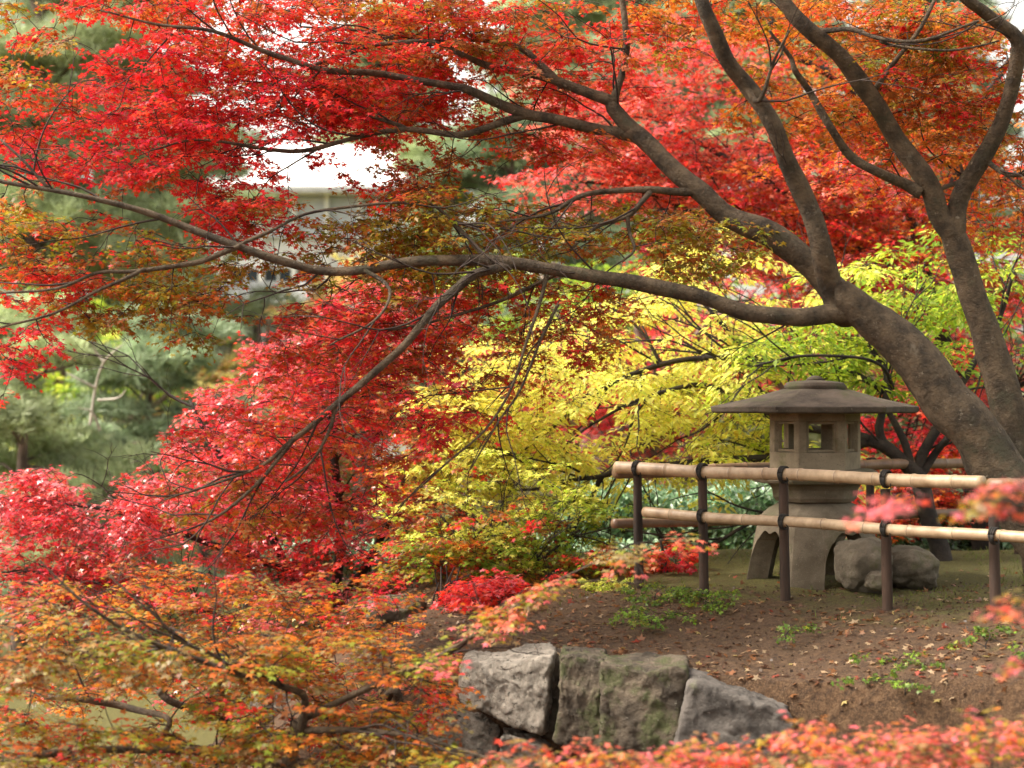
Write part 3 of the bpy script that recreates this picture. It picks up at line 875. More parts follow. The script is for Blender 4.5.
# fire box
def firebox():
    q = MB()
    r0 = .277; zb_, z1, z2, zt_ = lz(469), lz(451.5), lz(421), lz(409.5)
    def hx(r, k): a = math.pi / 3 * k; return (LX + math.cos(a) * r, LY + math.sin(a) * r)
    def ring(ra, rb, za_, zb2):
        vs = []
        for z in (za_, zb2):
            for k in range(6): vs.append((*hx(ra, k), z))
            for k in range(6): vs.append((*hx(rb, k), z))
        fs = []
        for k in range(6):
            j = (k + 1) % 6
            fs += [(k, j, 12 + j, 12 + k), (6 + k, 18 + k, 18 + j, 6 + j), (k, 6 + k, 6 + j, j), (12 + k, 12 + j, 18 + j, 18 + k)]
        q.add(vs, fs)
    ring(r0, .17, zb_, z1); ring(r0, .19, z2, zt_)
    # corner posts
    for k in range(6):
        for (side, kk) in ((1, (k + 1) % 6), (-1, (k - 1) % 6)):
            pass
        c0 = np.array(hx(r0, k)); c1 = np.array(hx(r0, (k + 1) % 6)); cm = np.array(hx(r0, (k - 1) % 6))
        a = c0 + (c1 - c0) * .165; b_ = c0 + (cm - c0) * .165
        i0 = np.array(hx(r0 - .062, k))
        ctr = np.array([LX, LY])
        ai = a + (ctr - c0) / r0 * .05; bi = b_ + (ctr - c0) / r0 * .05
        pts = [c0, a, ai, i0, bi, b_]
        vs = [(p[0], p[1], z) for z in (z1 - .002, z2 + .002) for p in pts]
        fs = [tuple(range(6))[::-1], tuple(range(6, 12))] + [(i, (i + 1) % 6, 6 + (i + 1) % 6, 6 + i) for i in range(6)]
        q.add(vs, fs)
    o = q.build('fire_box', M['granite_pale'], lan)
    md = o.modifiers.new('b', 'BEVEL'); md.width = .005; md.segments = 2; md.limit_method = 'ANGLE'
    # inner window frames
    for k in range(6):
        c0 = np.array(hx(r0 - .035, k)); c1 = np.array(hx(r0 - .035, (k + 1) % 6))
        d = (c1 - c0); ln = np.linalg.norm(d); d /= ln; an = math.atan2(d[1], d[0]); mc = (c0 + c1) / 2
        q = MB()
        for s in (-1, 1):
            p = mc + d * s * ln * .335
            q.box((p[0], p[1], (z1 + z2) / 2), (.010, .014, z2 - z1 - .004), an)
        q.box((mc[0], mc[1], z1 + .010), (ln * .655, .018, .014), an); q.box((mc[0], mc[1], z2 - .010), (ln * .655, .018, .014), an)
        q.build('window_frame', M['granite_pale'], lan)
firebox()
hexlathe([(.20, lz(410)), (.60, lz(413)), (.630, lz(412)), (.636, lz(406.4)), (.56, lz(403.8)), (.46, lz(400.4)), (.36, lz(396.8)), (.27, lz(392.2)), (.20, lz(389.0))], .0, 10, 'roof', M['granite_roof'], amp=.003)
hexlathe([(.17, lz(390.5)), (.185, lz(389.5)), (.19, lz(386)), (.175, lz(382.5)), (.13, lz(381)), (.05, lz(380))], .8, 6, 'cap', M['granite_roof'])
hexlathe([(.05, lz(381)), (.055, lz(379)), (.04, lz(377)), (.018, lz(375.5))], .9, 4, 'finial', M['granite_roof'])

# ------------------------------------------------------------------ boulders and wall stones
def boulder(name, label, cx, cyb, w_, h_, Y, dep, m, seed, flat=0.0, cat='boulder', group=None, rot=0.0):
    c = at(cx, cyb - h_ / 2, Y); rx, rz_ = w_ / 2 / F * Y, h_ / 2 / F * Y
    import bmesh
    bm = bmesh.new(); bmesh.ops.create_icosphere(bm, subdivisions=5, radius=1)
    vs = []
    for v in bm.verts:
        p = np.array(v.co)
        p = np.sign(p) * np.abs(p) ** (0.74)
        q = Vector(tuple(p * 1.1 + seed)); nz = 1 + .20 * mnoise.noise(q) + .08 * mnoise.noise(q * 3) + .03 * mnoise.noise(q * 9)
        cell = mnoise.voronoi(q * 1.3)[0][0]
        p = p * nz * (1 - .10 * cell)
        x, y, z = p[0] * rx, p[1] * dep / 2, p[2] * rz_ * 1.02
        ca, sa = math.cos(rot), math.sin(rot)
        vs.append((c[0] + x * ca - y * sa, c[1] + x * sa + y * ca, c[2] + z))
    fs = [tuple(v.index for v in f.verts) for f in bm.faces]; bm.free()
    o = thing(name, label, cat, tuple(c - np.array([0, 0, rz_])), group) if False else None
    ob = obj(name, np.array(vs) - c, fs, m, None, True)
    ob.location = tuple(c)
    tag(ob, label, cat, group)
    return ob
boulder('boulder', 'rounded grey boulder beside the lantern legs, the larger of two', 864, 594, 56, 56, 10.35, .42, M['boulder'], 2.3)
boulder('boulder', 'lower wedge shaped boulder right of the larger one, beside the dark trunk', 905, 590, 58, 44, 10.55, .42, M['boulder'], 7.9, rot=.3)
boulder('small_rock', 'small dark rock lying on the moss between the two boulders', 878, 590, 26, 20, 10.15, .14, M['boulder'], 5.1, cat='rock')

def block(label, quad, Y, dep, m, seed, name='wall_stone', amp=1.0, Yr=None):
    """quad: px corners TL,TR,BR,BL of the front face; Yr = distance of the right edge"""
    Yr = Yr or Y
    TL, TR, BR, BL = [at(p[0], p[1], yy) for p, yy in zip(quad, (Y, Yr, Yr, Y))]
    n, nd = 26, 12
    def pt(u, v, w_):
        p = (TL * (1 - u) + TR * u) * (1 - v) + (BL * (1 - u) + BR * u) * v
        return p + np.array([0.03 * w_, dep * w_, 0.0])
    import bmesh
    bm = bmesh.new(); bmesh.ops.create_cube(bm, size=1); bmesh.ops.subdivide_edges(bm, edges=bm.edges[:], cuts=40, use_grid_fill=True)
    ctr = pt(.5, .5, .5); sz = np.linalg.norm(TR - BL)
    vs = []
    for v in bm.verts:
        p = np.array(v.co) * 2
        # round the corners of the block a little
        m_ = np.abs(p); ln = (np.sum(m_ ** 22) ** (1 / 22))
        p = p / max(ln, 1e-6) * max(m_)
        u, vv, w_ = (p[0] + 1) / 2, (1 - p[2]) / 2, (p[1] + 1) / 2
        q = pt(u, vv, w_)
        k = Vector(tuple(q * 6 + seed)); k2 = Vector(tuple(q * 19 + seed)); k3 = Vector((q[0] * 60, q[1] * 60, q[2] * 40 + seed))
        cl_ = mnoise.cell_vector(Vector(tuple(q * 7 + seed)) + mnoise.noise_vector(k2) * .5)
        dv_ = np.array(mnoise.noise_vector(k)) * .024 + np.array(mnoise.noise_vector(k2)) * .012 + np.array(mnoise.noise_vector(k3)) * .007 + (np.array(cl_) - .5) * .010
        vs.append(q + dv_ * amp)
    fs = [tuple(x.index for x in f.verts) for f in bm.faces]; bm.free()
    loc = pt(.5, 1, .5)
    ob = obj(name, np.array(vs) - loc, fs, m, None, True); ob.location = tuple(loc)
    tag(ob, label, 'stone', 'stones of the retaining wall')
    return ob
M['stone_pale'] = rough_mat('pale_hewn_stone', (0.27, 0.235, 0.195), (0.6, 0.53, 0.45), 14, 60, 1.0, 0.04, 0.9, spots=[(34, 0.58, 0.06, (0.12, 0.105, 0.085))], stretch=(1, 1, .5))
block('long pale grey rough hewn stone at the left end of the retaining wall', [(462, 662), (552, 657), (546, 738), (456, 700)], 8.72, .42, M['stone_pale'], 1.0, Yr=8.6)
block('dark narrow side stone wedged right of the pale grey stone', [(546, 658), (568, 660), (566, 745), (540, 738)], 8.72, .35, M['stone_brown'], 14.0, amp=.6)
block('narrow upright grey brown stone between the pale stone and the mossy stone', [(561, 656), (607, 662), (604, 755), (556, 744)], 8.5, .42, M['stone_brown'], 21.0, Yr=8.45)
block('squat brown mossy stone left of the dark speckled stone', [(602, 664), (690, 670), (676, 765), (598, 754)], 8.42, .45, M['stone_brown'], 33.0, Yr=8.3)
block('dark speckled stone with a sloping top at the right end of the wall', [(688, 681), (792, 713), (800, 800), (664, 785)], 8.2, .4, M['stone_dark'], 41.0, Yr=8.1)
block('flat grey stone at the bottom left below the pale hewn stone', [(430, 705), (500, 728), (500, 790), (425, 770)], 8.8, .4, M['stone_grey'], 61.0)
block('beige block under the right half of the pale hewn stone', [(500, 735), (548, 748), (548, 810), (500, 800)], 8.62, .4, M['stone_grey'], 73.0)
boulder('small_rock', 'small grey rock showing through the orange leaves left of the wall', 395, 720, 50, 40, 9.4, .4, M['stone_grey'], 3.7, cat='rock')
boulder('small_rock', 'grey rock low down between the leaves at the bottom left', 290, 720, 80, 46, 11.5, .6, M['stone_grey'], 8.7, cat='rock')
boulder('garden_rock', 'dark rock on the slope under the yellow green shrub', 395, 628, 60, 34, 10.6, .5, M['stone_brown'], 12.2, cat='rock')

# ------------------------------------------------------------------ bamboo fence
def culm(parent, A, B, r, m, name='rail', nodes=0.24, bow=0.0, seed=0):
    A, B = np.array(A), np.array(B); Ln = np.linalg.norm(B - A)
    ts = list(np.linspace(0, Ln, int(Ln / .03) + 2))
    nd = np.arange(.11 + .05 * seed, Ln, nodes)
    for x in nd: ts += [x - .012, x - .005, x, x + .005, x + .012]
    ts = np.array(sorted(t for t in ts if 0 <= t <= Ln))
    P = A + (B - A) * (ts / Ln)[:, None]
    P[:, 2] += bow * np.sin(ts / Ln * math.pi) + .004 * np.sin(ts * 5 + seed)
    rr = np.full(len(ts), r) * (1 + .03 * np.sin(ts * 3 + seed)) * np.linspace(1.04, .94, len(ts))
    cl = np.ones(len(ts))
    for x in nd:
        k = np.abs(ts - x)
        rr += np.where(k < .006, r * .10, 0)
        cl = np.where((k < .004), .35, cl)
    V, Fc = tube(P, rr, 14)
    return obj(name, V, Fc, m, parent, True, np.repeat(cl, 14)[:, None] * np.ones(3))
def tie(parent, c, r, ax):
    """rope wound round the joint"""
    c = np.array(c); ax = unit(np.array(ax)); q = MB()
    u = unit(np.cross(ax, [0, 0.3, 1.0])); v = np.cross(ax, u)
    for k, of in enumerate((-.009, -.001, .008)):
        P = []
        for a in np.linspace(0, 2 * math.pi, 17)[:-1]:
            P.append(c + ax * (of + .006 * math.sin(a + k)) + (u * math.cos(a) + v * math.sin(a)) * (r + .005))
        P.append(P[0]); P = np.array(P)
        V, Fc = tube(P, np.full(len(P), .0062), 6); q.add(V, Fc)
    # loose end
    P = np.array([c + u * 0 + np.array([0, -r, 0]), c + np.array([.01, -r - .01, -.02]), c + np.array([.014, -r - .008, -.055])])
    V, Fc = tube(P, [.004, .0035, .002], 5); q.add(V, Fc)
    q.build('rope_tie', M['rope'], parent, True)
f1 = thing('bamboo_fence', 'low bamboo rail fence with dark posts in front of the stone lantern', 'fence', tuple(at(784, 600, 9.75)))
posts = [(638, 10.62, 470, 585), (703, 10.28, 467, 592), (784, 9.86, 472, 606), (886, 9.36, 489, 614), (994, 8.88, 482, 650)]
def fpt(px, Y, z): 
    p = at(px, 0, Y); p[2] = z; return p
rails = []
zt1, zm1 = .672, .425
A = fpt(617, 10.73, .672); B = fpt(983, 8.95, .665)
culm(f1, A, B, .035, M['bamboo'], seed=1)
A2 = fpt(645, 10.5, .418); B2 = fpt(1075, 8.5, .408)
culm(f1, A2, B2, .030, M['bamboo'], seed=2, nodes=.27)
B3 = fpt(1100, 8.45, .66)
culm(f1, fpt(990, 8.93, .655), B3, .034, M['bamboo_dark'], seed=0)
for (px, Y, yt, yb) in posts + [(1090, 8.45, 480, 650)]:
    p = at(px, yt, Y + .055); x, y = p[0], p[1]
    zb_ = float(gh(x, y)) - .1
    V, Fc = tube(catmull([(x + .008, y, zb_), (x, y, .3), (x - .004, y, p[2])], 8), np.linspace(.029, .026, 17), 10, .06, px)
    obj('post', V, Fc, M['post_wood'], f1, True)
    dr = unit(B - A)
    for (Ra, Rb, rr_) in ((A, B, .035), (A2, B2, .030)):
        tt = np.linspace(0, 1, 400); Q_ = Ra + (Rb - Ra) * tt[:, None]
        j_ = int(np.argmin(np.abs(Q_[:, 0] / Q_[:, 1] - x / y)))
        if 3 < j_ < 396 and not (rr_ > .035 and px == 886):
            tie(f1, Q_[j_], rr_ + .004, unit(Rb - Ra))
f2 = thing('bamboo_fence', 'rear run of brown bamboo fence behind the lantern and dark trunk', 'fence', tuple(at(930, 555, 12.2)))
CA = fpt(615, 10.82, .640); CB = fpt(1060, 12.7, .655)
culm(f2, CA, CB, .036, M['bamboo_dark'], seed=3)
culm(f2, fpt(613, 10.86, .325), fpt(1060, 12.7, .30), .028, M['bamboo_dark'], seed=1)
for px, Y in ((870, 11.95), (1018, 12.6)):
    p = at(px, 0, Y + .06); zb_ = float(gh(p[0], p[1])) - .1
    V, Fc = tube(catmull([(p[0], p[1], zb_), (p[0], p[1], .3), (p[0], p[1], .69)], 6), np.linspace(.03, .027, 13), 8, .06, px)
    obj('post', V, Fc, M['post_wood'], f2, True)
    tie(f2, (p[0], p[1] - .06, .65), .037, unit(CB - CA)); tie(f2, (p[0], p[1] - .06, .31), .03, unit(CB - CA))

# ------------------------------------------------------------------ main leaning maple
tot = 0
b0 = at(1062, 600, 9.35)
A_ = Tree('maple_tree', 'big old maple whose thick trunk leans left with long boughs over the lantern', b0)
A_.bough([(1085, 660, 54, 9.35), (1062, 570, 45, 9.35), (1020, 500, 38, 9.35), (986, 450, 33, 9.35), (955, 407, 32, 9.35), (925, 367, 30, 9.35), (890, 333, 26, 9.35), (862, 312, 23, 9.35), (838, 296, 19, 9.35)], 'trunk', 18, .09)
A_.bough([(880, 328, 22, 9.35), (850, 303, 20, 9.4), (815, 264, 17.5, 9.45), (780, 239, 16, 9.45), (735, 218, 14.5, 9.5), (702, 191, 13, 9.5), (665, 160, 12, 9.55), (636, 133, 11, 9.6), (612, 102, 9, 9.6)], sides=14)
A_.bough([(845, 320, 16, 9.35), (833, 296, 17, 9.35), (823, 250, 14, 9.25), (808, 207, 13, 9.2), (788, 164, 12, 9.1), (772, 121, 11, 9.0), (745, 82, 10.5, 9.0), (726, 52, 10, 8.9), (708, 15, 9, 8.8), (690, -30, 8, 8.8), (640, -110, 6, 8.9)], sides=14)
q3 = A_.bough([(870, 315, 16, 9.35), (830, 314, 13, 9.35), (795, 318, 11.5, 9.3), (750, 312, 10.5, 9.25), (700, 297, 10, 9.2), (650, 285, 9.5, 9.15), (600, 277, 9, 9.1), (550, 268, 8, 9.05), (500, 262, 7.5, 9.0), (440, 260, 7, 9.0), (400, 262, 6.5, 8.95), (360, 270, 6, 8.9), (320, 271, 6, 8.9), (280, 260, 5.5, 8.85), (230, 243, 5, 8.8), (180, 225, 4.5, 8.8), (130, 208, 4, 8.75), (80, 195, 3.2, 8.7), (40, 187, 3, 8.7), (0, 181, 2.6, 8.7), (-60, 168, 1.8, 8.7)], sides=12)
bl = [
 [(640, 137, 9, 9.6), (603, 129, 7.5, 9.6), (560, 118, 7, 9.5), (523, 113, 6.5, 9.5), (472, 92, 5.5, 9.4), (448, 86, 5, 9.4), (384, 74, 4.5, 9.4), (331, 71, 3.8, 9.3), (285, 57, 3.2, 9.3), (258, 49, 3, 9.3), (211, 31, 2.4, 9.2), (156, 24, 1.8, 9.2), (100, 10, 1.2, 9.2)],
 [(530, 114, 5.5, 9.5), (487, 129, 4.6, 9.5), (456, 135, 4.2, 9.4), (405, 128, 3.8, 9.4), (351, 139, 3.2, 9.3), (305, 150, 3, 9.3), (266, 148, 2.5, 9.3), (195, 139, 1.6, 9.2), (150, 150, 1.2, 9.2)],
 [(405, 128, 3, 9.4), (385, 121, 2.4, 9.4), (366, 115, 1.6, 9.35)],
 [(612, 100, 8, 9.6), (597, 94, 7, 9.6), (554, 80, 6, 9.6), (519, 72, 5, 9.6), (487, 64, 4.4, 9.6), (452, 49, 3.8, 9.5), (421, 41, 3.4, 9.5), (366, 45, 2.8, 9.5), (320, 62, 2.3, 9.4), (270, 85, 1.8, 9.4), (215, 100, 1.2, 9.4)],
 [(556, 81, 5, 9.6), (541, 66, 4.5, 9.65), (522, 50, 4, 9.7), (500, 43, 3.6, 9.7), (468, 39, 3, 9.7), (420, 44, 2.4, 9.7), (360, 30, 1.8, 9.7), (300, 26, 1.4, 9.7)],
 [(613, 104, 7, 9.6), (616, 92, 5.5, 9.6), (622, 70, 4.8, 9.6), (626, 39, 4.4, 9.5), (620, -10, 4, 9.5), (600, -90, 3, 9.5)],
 [(697, 190, 6, 9.5), (672, 190, 5, 9.45), (651, 189, 4.4, 9.4), (612, 191, 3.6, 9.4), (581, 196, 3.2, 9.3), (554, 211, 2.6, 9.3), (534, 217, 1.8, 9.3), (490, 222, 1.3, 9.2)],
 [(650, 192, 3.8, 9.4), (640, 205, 3.4, 9.3), (628, 217, 3, 9.3), (597, 228, 2.4, 9.25), (570, 250, 1.5, 9.2)],
 [(627, 217, 3, 9.3), (629, 232, 2.4, 9.3), (634, 250, 2, 9.25), (622, 262, 1.3, 9.2)],
 [(511, 266, 5.5, 9.0), (492, 270, 5.8, 8.95), (474, 275, 6, 8.9), (456, 289, 6, 8.9), (437, 305, 5.8, 8.85), (421, 324, 5.4, 8.8), (405, 344, 5, 8.8), (386, 363, 5, 8.8), (359, 387, 4.8, 8.8), (335, 406, 4.4, 8.8), (310, 427, 3.8, 8.8), (289, 443, 3.4, 8.8), (266, 463, 2.6, 8.8), (234, 477, 2, 8.8), (164, 500, 1.2, 8.8)],
 [(292, 440, 3.2, 8.8), (276, 462, 2.8, 8.8), (258, 484, 2.4, 8.8), (219, 516, 1.8, 8.8), (187, 531, 1.2, 8.8)],
 [(335, 408, 3, 8.8), (330, 430, 2.2, 8.8), (312, 460, 1.8, 8.8), (285, 482, 1.3, 8.8)],
 [(241, 245, 4, 8.8), (225, 251, 3.8, 8.8), (195, 262, 3.5, 8.8), (137, 270, 2.8, 8.75), (98, 273, 2.3, 8.7), (58, 289, 1.9, 8.7), (0, 293, 1.4, 8.7)],
 [(145, 269, 2.7, 8.75), (125, 278, 2.5, 8.7), (101, 289, 2.2, 8.7), (58, 312, 1.8, 8.7), (0, 328, 1.4, 8.7)],
 [(48, 188, 2.6, 8.7), (36, 175, 2.2, 8.7), (23, 160, 1.9, 8.7), (0, 139, 1.4, 8.7)],
 [(240, 245, 3, 8.85), (270, 232, 2.2, 8.9), (305, 215, 2, 9.0), (351, 207, 1.9, 9.05), (400, 203, 1.8, 9.1), (429, 203, 2, 9.1), (450, 220, 2.6, 9.1), (470, 240, 3, 9.05), (490, 262, 3.5, 9.0)],
 [(548, 270, 3.4, 9.05), (542, 297, 2.4, 9.0), (527, 340, 2.0, 8.9), (511, 387, 1.7, 8.9), (484, 430, 1.5, 8.9), (445, 465, 1.3, 8.9), (398, 508, 1.0, 8.9)],
 [(560, 300, 2.0, 9.0), (545, 330, 1.8, 9.0), (520, 390, 1.5, 8.95), (500, 420, 1.3, 8.9), (470, 470, 1.0, 8.9)],
 [(745, 82, 5, 9.0), (760, 100, 3, 8.9), (775, 60, 2, 8.8), (790, 30, 1.5, 8.7)],
 [(360, 268, 3, 8.9), (390, 290, 2.2, 8.8), (375, 320, 1.7, 8.7), (330, 345, 1.2, 8.7)],
 [(560, 272, 3, 9.1), (500, 300, 2.2, 9.2), (440, 320, 1.8, 9.2), (390, 330, 1.3, 9.2)],
]
for k, pts in enumerate(bl):
    A_.bough(pts, sides=8, wob=.07, seglen=5)
for c in [
 # upper left red sheets
 (175, 80, 85, 55, 9.2, .7, 85, 'red'), (240, 30, 90, 40, 9.4, .8, 60, 'redorg'), (120, 145, 125, 38, 9.1, .7, 85, 'red'), (270, 110, 110, 50, 9.3, .7, 120, 'red'),
 (360, 40, 110, 48, 9.5, .8, 110, 'redorg'), (380, 100, 90, 40, 9.4, .6, 60, 'redorg'), (450, 25, 80, 40, 9.6, .7, 70, 'rust'), (520, 50, 60, 45, 9.6, .7, 40, 'redorg'),
 (25, 40, 55, 45, 8.8, .5, 22, 'mixed'), (35, 110, 60, 40, 9.0, .6, 24, 'redorg'), (190, 190, 90, 22, 9.0, .5, 20, 'redorg'), (240, 215, 45, 30, 8.9, .4, 26, 'red'),
 (20, 230, 70, 45, 8.7, .5, 34, 'mixed'), (110, 245, 100, 35, 8.7, .5, 34, 'mixed'), (40, 285, 70, 30, 8.7, .5, 36, 'redorg'), (130, 300, 90, 24, 8.7, .4, 30, 'olive'),
 (35, 345, 60, 28, 8.6, .4, 24, 'red'), (30, 385, 45, 14, 8.6, .3, 8, 'red'), (230, 290, 80, 28, 8.8, .5, 26, 'olive'), (210, 340, 30, 14, 8.7, .3, 3, 'mixed'),
 (440, 140, 90, 40, 9.4, .6, 34, 'rust'), (560, 120, 70, 40, 9.6, .6, 40, 'redorg'), (600, 60, 60, 45, 9.8, .6, 34, 'redorg'),
 # olive layer round the long low bough
 (430, 215, 100, 30, 9.1, .6, 60, 'olive'), (480, 245, 110, 34, 9.1, .6, 60, 'olive'), (400, 285, 110, 24, 8.9, .5, 44, 'mixed'), (330, 235, 40, 30, 9.0, .5, 8, 'olive'),
 (600, 225, 90, 30, 9.3, .6, 46, 'olive'), (690, 240, 80, 36, 9.4, .6, 46, 'olive'), (560, 300, 80, 26, 9.1, .5, 30, 'rust'), (550, 335, 50, 40, 9.0, .4, 26, 'rust'), (490, 390, 40, 50, 8.9, .4, 9, 'rust'),
 (380, 180, 50, 30, 9.2, .5, 12, 'redorg'), (350, 200, 40, 30, 9.0, .4, 7, 'mixed'),
 # thin leaves over the hall front
 (275, 262, 70, 16, 9.0, .4, 14, 'olive'), (245, 185, 44, 30, 9.0, .4, 12, 'red'), (400, 170, 30, 40, 9.2, .4, 12, 'redorg'), (350, 225, 60, 16, 9.0, .4, 14, 'olive'), (300, 240, 50, 14, 9.0, .3, 9, 'mixed'), (320, 95, 80, 24, 9.2, .4, 30, 'red'), (420, 95, 60, 20, 9.3, .4, 14, 'redorg'), (290, 205, 30, 12, 8.9, .3, 6, 'mixed'),
 # drooping bough
 (420, 330, 80, 40, 8.9, .5, 50, 'crimorg'), (330, 350, 80, 50, 8.8, .5, 50, 'crimorg'), (400, 410, 70, 50, 8.8, .5, 40, 'crimorg'), (260, 430, 90, 40, 8.7, .5, 34, 'crimorg'), (230, 500, 80, 34, 8.7, .4, 30, 'rust'), (330, 500, 70, 40, 8.7, .4, 24, 'crimorg'),
 # top right shade canopy of this tree; unseen clumps added above frame for shading
 (700, 8, 80, 22, 9.6, .6, 40, 'orange'), (780, 100, 60, 50, 9.6, .5, 20, 'orange'), (650, 40, 40, 30, 9.3, .6, 14, 'rust'),
 (200, -60, 300, 55, 9.4, 1.0, 130, 'red'), (600, -70, 300, 60, 9.4, 1.2, 60, 'rust'), (180, 5, 120, 14, 9.3, .6, 40, 'redorg'), (440, 2, 160, 14, 9.5, .6, 50, 'rust'),
]:
    A_.clump(*c[:4], c[4] + .5, *c[5:])
A_.branchlets(90, .65, .006)
tot += A_.grow()

# ------------------------------------------------------------------ forked maple at the right
B_ = Tree('forked_maple_tree', 'upright maple at the right edge forking into a V behind the leaning trunk', at(1062, 590, 9.75), twig=.17)
B_.bough([(1075, 640, 36, 9.75), (1048, 560, 31, 9.75), (1022, 490, 26, 9.75), (1008, 430, 22, 9.75), (996, 370, 20, 9.75), (976, 300, 18, 9.75), (959, 248, 17, 9.75), (946, 216, 14, 9.75)], 'trunk', 16, .09)
B_.bough([(955, 236, 14, 9.75), (938, 214, 14, 9.75), (925, 180, 13, 9.7), (897, 137, 12, 9.7), (874, 101, 11.5, 9.6), (843, 62, 11, 9.5), (811, 31, 10, 9.4), (780, -5, 9, 9.4), (720, -80, 7, 9.4)], sides=14)
B_.bough([(955, 236, 12, 9.75), (958, 208, 12, 9.75), (970, 182, 12, 9.7), (991, 145, 11, 9.6), (1010, 98, 10, 9.5), (1017, 60, 10, 9.4), (1015, 36, 9.5, 9.35), (987, 14, 8, 9.3), (960, -8, 7.5, 9.2), (900, -70, 6, 9.2)], sides=12)
B_.bough([(1016, 52, 8, 9.4), (1035, 25, 7.5, 9.4), (1060, -10, 6, 9.4)], sides=10)
for pts in [
 [(922, 193, 8, 9.7), (905, 183, 7, 9.7), (878, 172, 6, 9.6), (851, 156, 5.8, 9.6), (831, 129, 5.2, 9.5), (811, 94, 4.6, 9.5), (796, 70, 4, 9.4), (790, 55, 3, 9.4), (770, 30, 2, 9.3)],
 [(874, 92, 4, 9.6), (897, 59, 3.2, 9.5), (921, 27, 2.8, 9.4), (938, -5, 2.2, 9.4)],
 [(820, 30, 4, 9.45), (850, 28, 3, 9.3), (880, 38, 2.6, 9.2), (925, 40, 2.2, 9.1), (980, 20, 1.6, 9.0)],
 [(880, 40, 2.4, 9.2), (900, 46, 2, 9.2), (950, 50, 1.6, 9.1), (1000, 40, 1.2, 9.0)],
 [(985, 160, 4, 9.65), (1010, 175, 3, 9.5), (1040, 170, 2, 9.4)],
 [(940, 190, 3, 9.8), (962, 178, 2.4, 10), (960, 160, 2, 10.1)],
]:
    B_.bough(pts, sides=8, wob=.07, seglen=5)
for c in [
 (850, 20, 120, 30, 9.2, .8, 70, 'orange'), (950, 60, 90, 50, 9.0, .6, 100, 'rust'), (900, 30, 70, 30, 8.8, .4, 26, 'olive'), (960, 130, 80, 40, 9.4, .8, 50, 'orange'), (880, 110, 60, 40, 9.6, .8, 34, 'orange'),
 (990, 220, 50, 50, 9.6, .7, 24, 'orange'), (900, 170, 60, 30, 9.9, .6, 18, 'salorg'), (820, 150, 60, 40, 9.9, .6, 22, 'salorg'), (930, 90, 80, 40, 9.0, .6, 30, 'rust'),
 (850, -60, 250, 60, 9.4, 1.3, 60, 'orange'), (1080, 100, 60, 150, 9.4, 1.0, 50, 'orange')]:  # the wide clump above the frame is unseen, added for shading
    B_.clump(*c[:4], c[4] + (1.1 if c[1] > 0 else .3), *c[5:])
B_.branchlets(12, .6, .006)
tot += B_.grow()

# ------------------------------------------------------------------ dark trunked yellow tree behind the lantern
K = Tree('yellow_leaved_tree', 'black trunked tree right of the lantern with yellow and lime leaves spreading left', at(934, 562, 12.0), tmpl=OVAL, leaf='yellow_leaf', bark='bark_dark', size=(.048, .072), twig=.20, fan=4, droop=.3)
K.bough([(944, 600, 17, 12.0), (937, 552, 13, 12.0), (931, 525, 12, 12.0), (924, 494, 11.5, 12.0), (914, 473, 11, 12.0), (900, 457, 9, 12.0), (885, 446, 8.5, 12.0), (868, 440, 7.5, 12.0)], 'trunk', 12, .1)
for pts in [
 [(915, 474, 8, 12.0), (924, 450, 7, 12.0), (939, 425, 6, 12.0), (955, 395, 5, 12.1), (975, 360, 4, 12.2), (1000, 320, 3, 12.3), (1015, 270, 2, 12.3)],
 [(885, 446, 6, 12.0), (880, 430, 5.5, 12.0), (883, 412, 5, 12.0), (888, 390, 5, 12.0), (885, 370, 4, 12.1), (870, 345, 3, 12.1), (860, 300, 2, 12.2)],
 [(910, 466, 6, 12.0), (904, 440, 5, 12.0), (891, 417, 4, 12.1), (880, 400, 3, 12.1)],
 [(918, 480, 7, 12.0), (937, 452, 5, 12.0), (950, 435, 4, 11.9), (970, 410, 3, 11.9)],
 [(870, 440, 7, 12.0), (840, 432, 6, 12.1), (790, 425, 5, 12.2), (760, 408, 4.4, 12.2), (733, 396, 4, 12.2), (698, 385, 3.6, 12.2), (660, 392, 3, 12.1), (626, 406, 2.4, 12.1), (590, 425, 1.6, 12.0)],
 [(886, 392, 4.5, 12.0), (850, 372, 4, 12.1), (800, 362, 4, 12.2), (735, 356, 4, 12.2), (700, 357, 3.6, 12.2), (662, 364, 3.4, 12.2), (610, 385, 3, 12.1), (580, 405, 2.6, 12.1), (548, 430, 2.2, 12.0), (518, 428, 1.6, 12.0)],
 [(868, 441, 7, 12.0), (840, 452, 6, 12.1), (780, 458, 5, 12.2), (700, 462, 4.5, 12.2), (640, 466, 4, 12.1), (615, 470, 4, 12.0), (600, 476, 3.2, 12.0), (570, 480, 2.6, 11.9), (540, 488, 2, 11.9), (500, 490, 1.4, 11.9)],
 [(893, 388, 2.6, 12.0), (880, 366, 2.2, 11.8), (850, 357, 2, 11.6), (800, 357, 1.8, 11.5), (755, 366, 1.3, 11.4)],
 [(800, 490, 3, 12.1), (765, 512, 2.6, 12.1), (740, 528, 2.3, 12.0), (712, 544, 2.3, 12.0), (672, 546, 2, 12.0), (656, 526, 1.4, 12.0)],
 [(600, 478, 2.4, 12.0), (590, 500, 2, 12.0), (560, 540, 1.6, 11.8), (520, 580, 1.2, 11.6)],
 [(700, 300, 2, 12.4), (735, 340, 2.6, 12.3), (750, 362, 3, 12.2)],
 [(662, 364, 2.6, 12.2), (640, 330, 2, 12.3), (600, 300, 1.5, 12.4)],
]:
    K.bough(pts, sides=8, wob=.08, seglen=5)
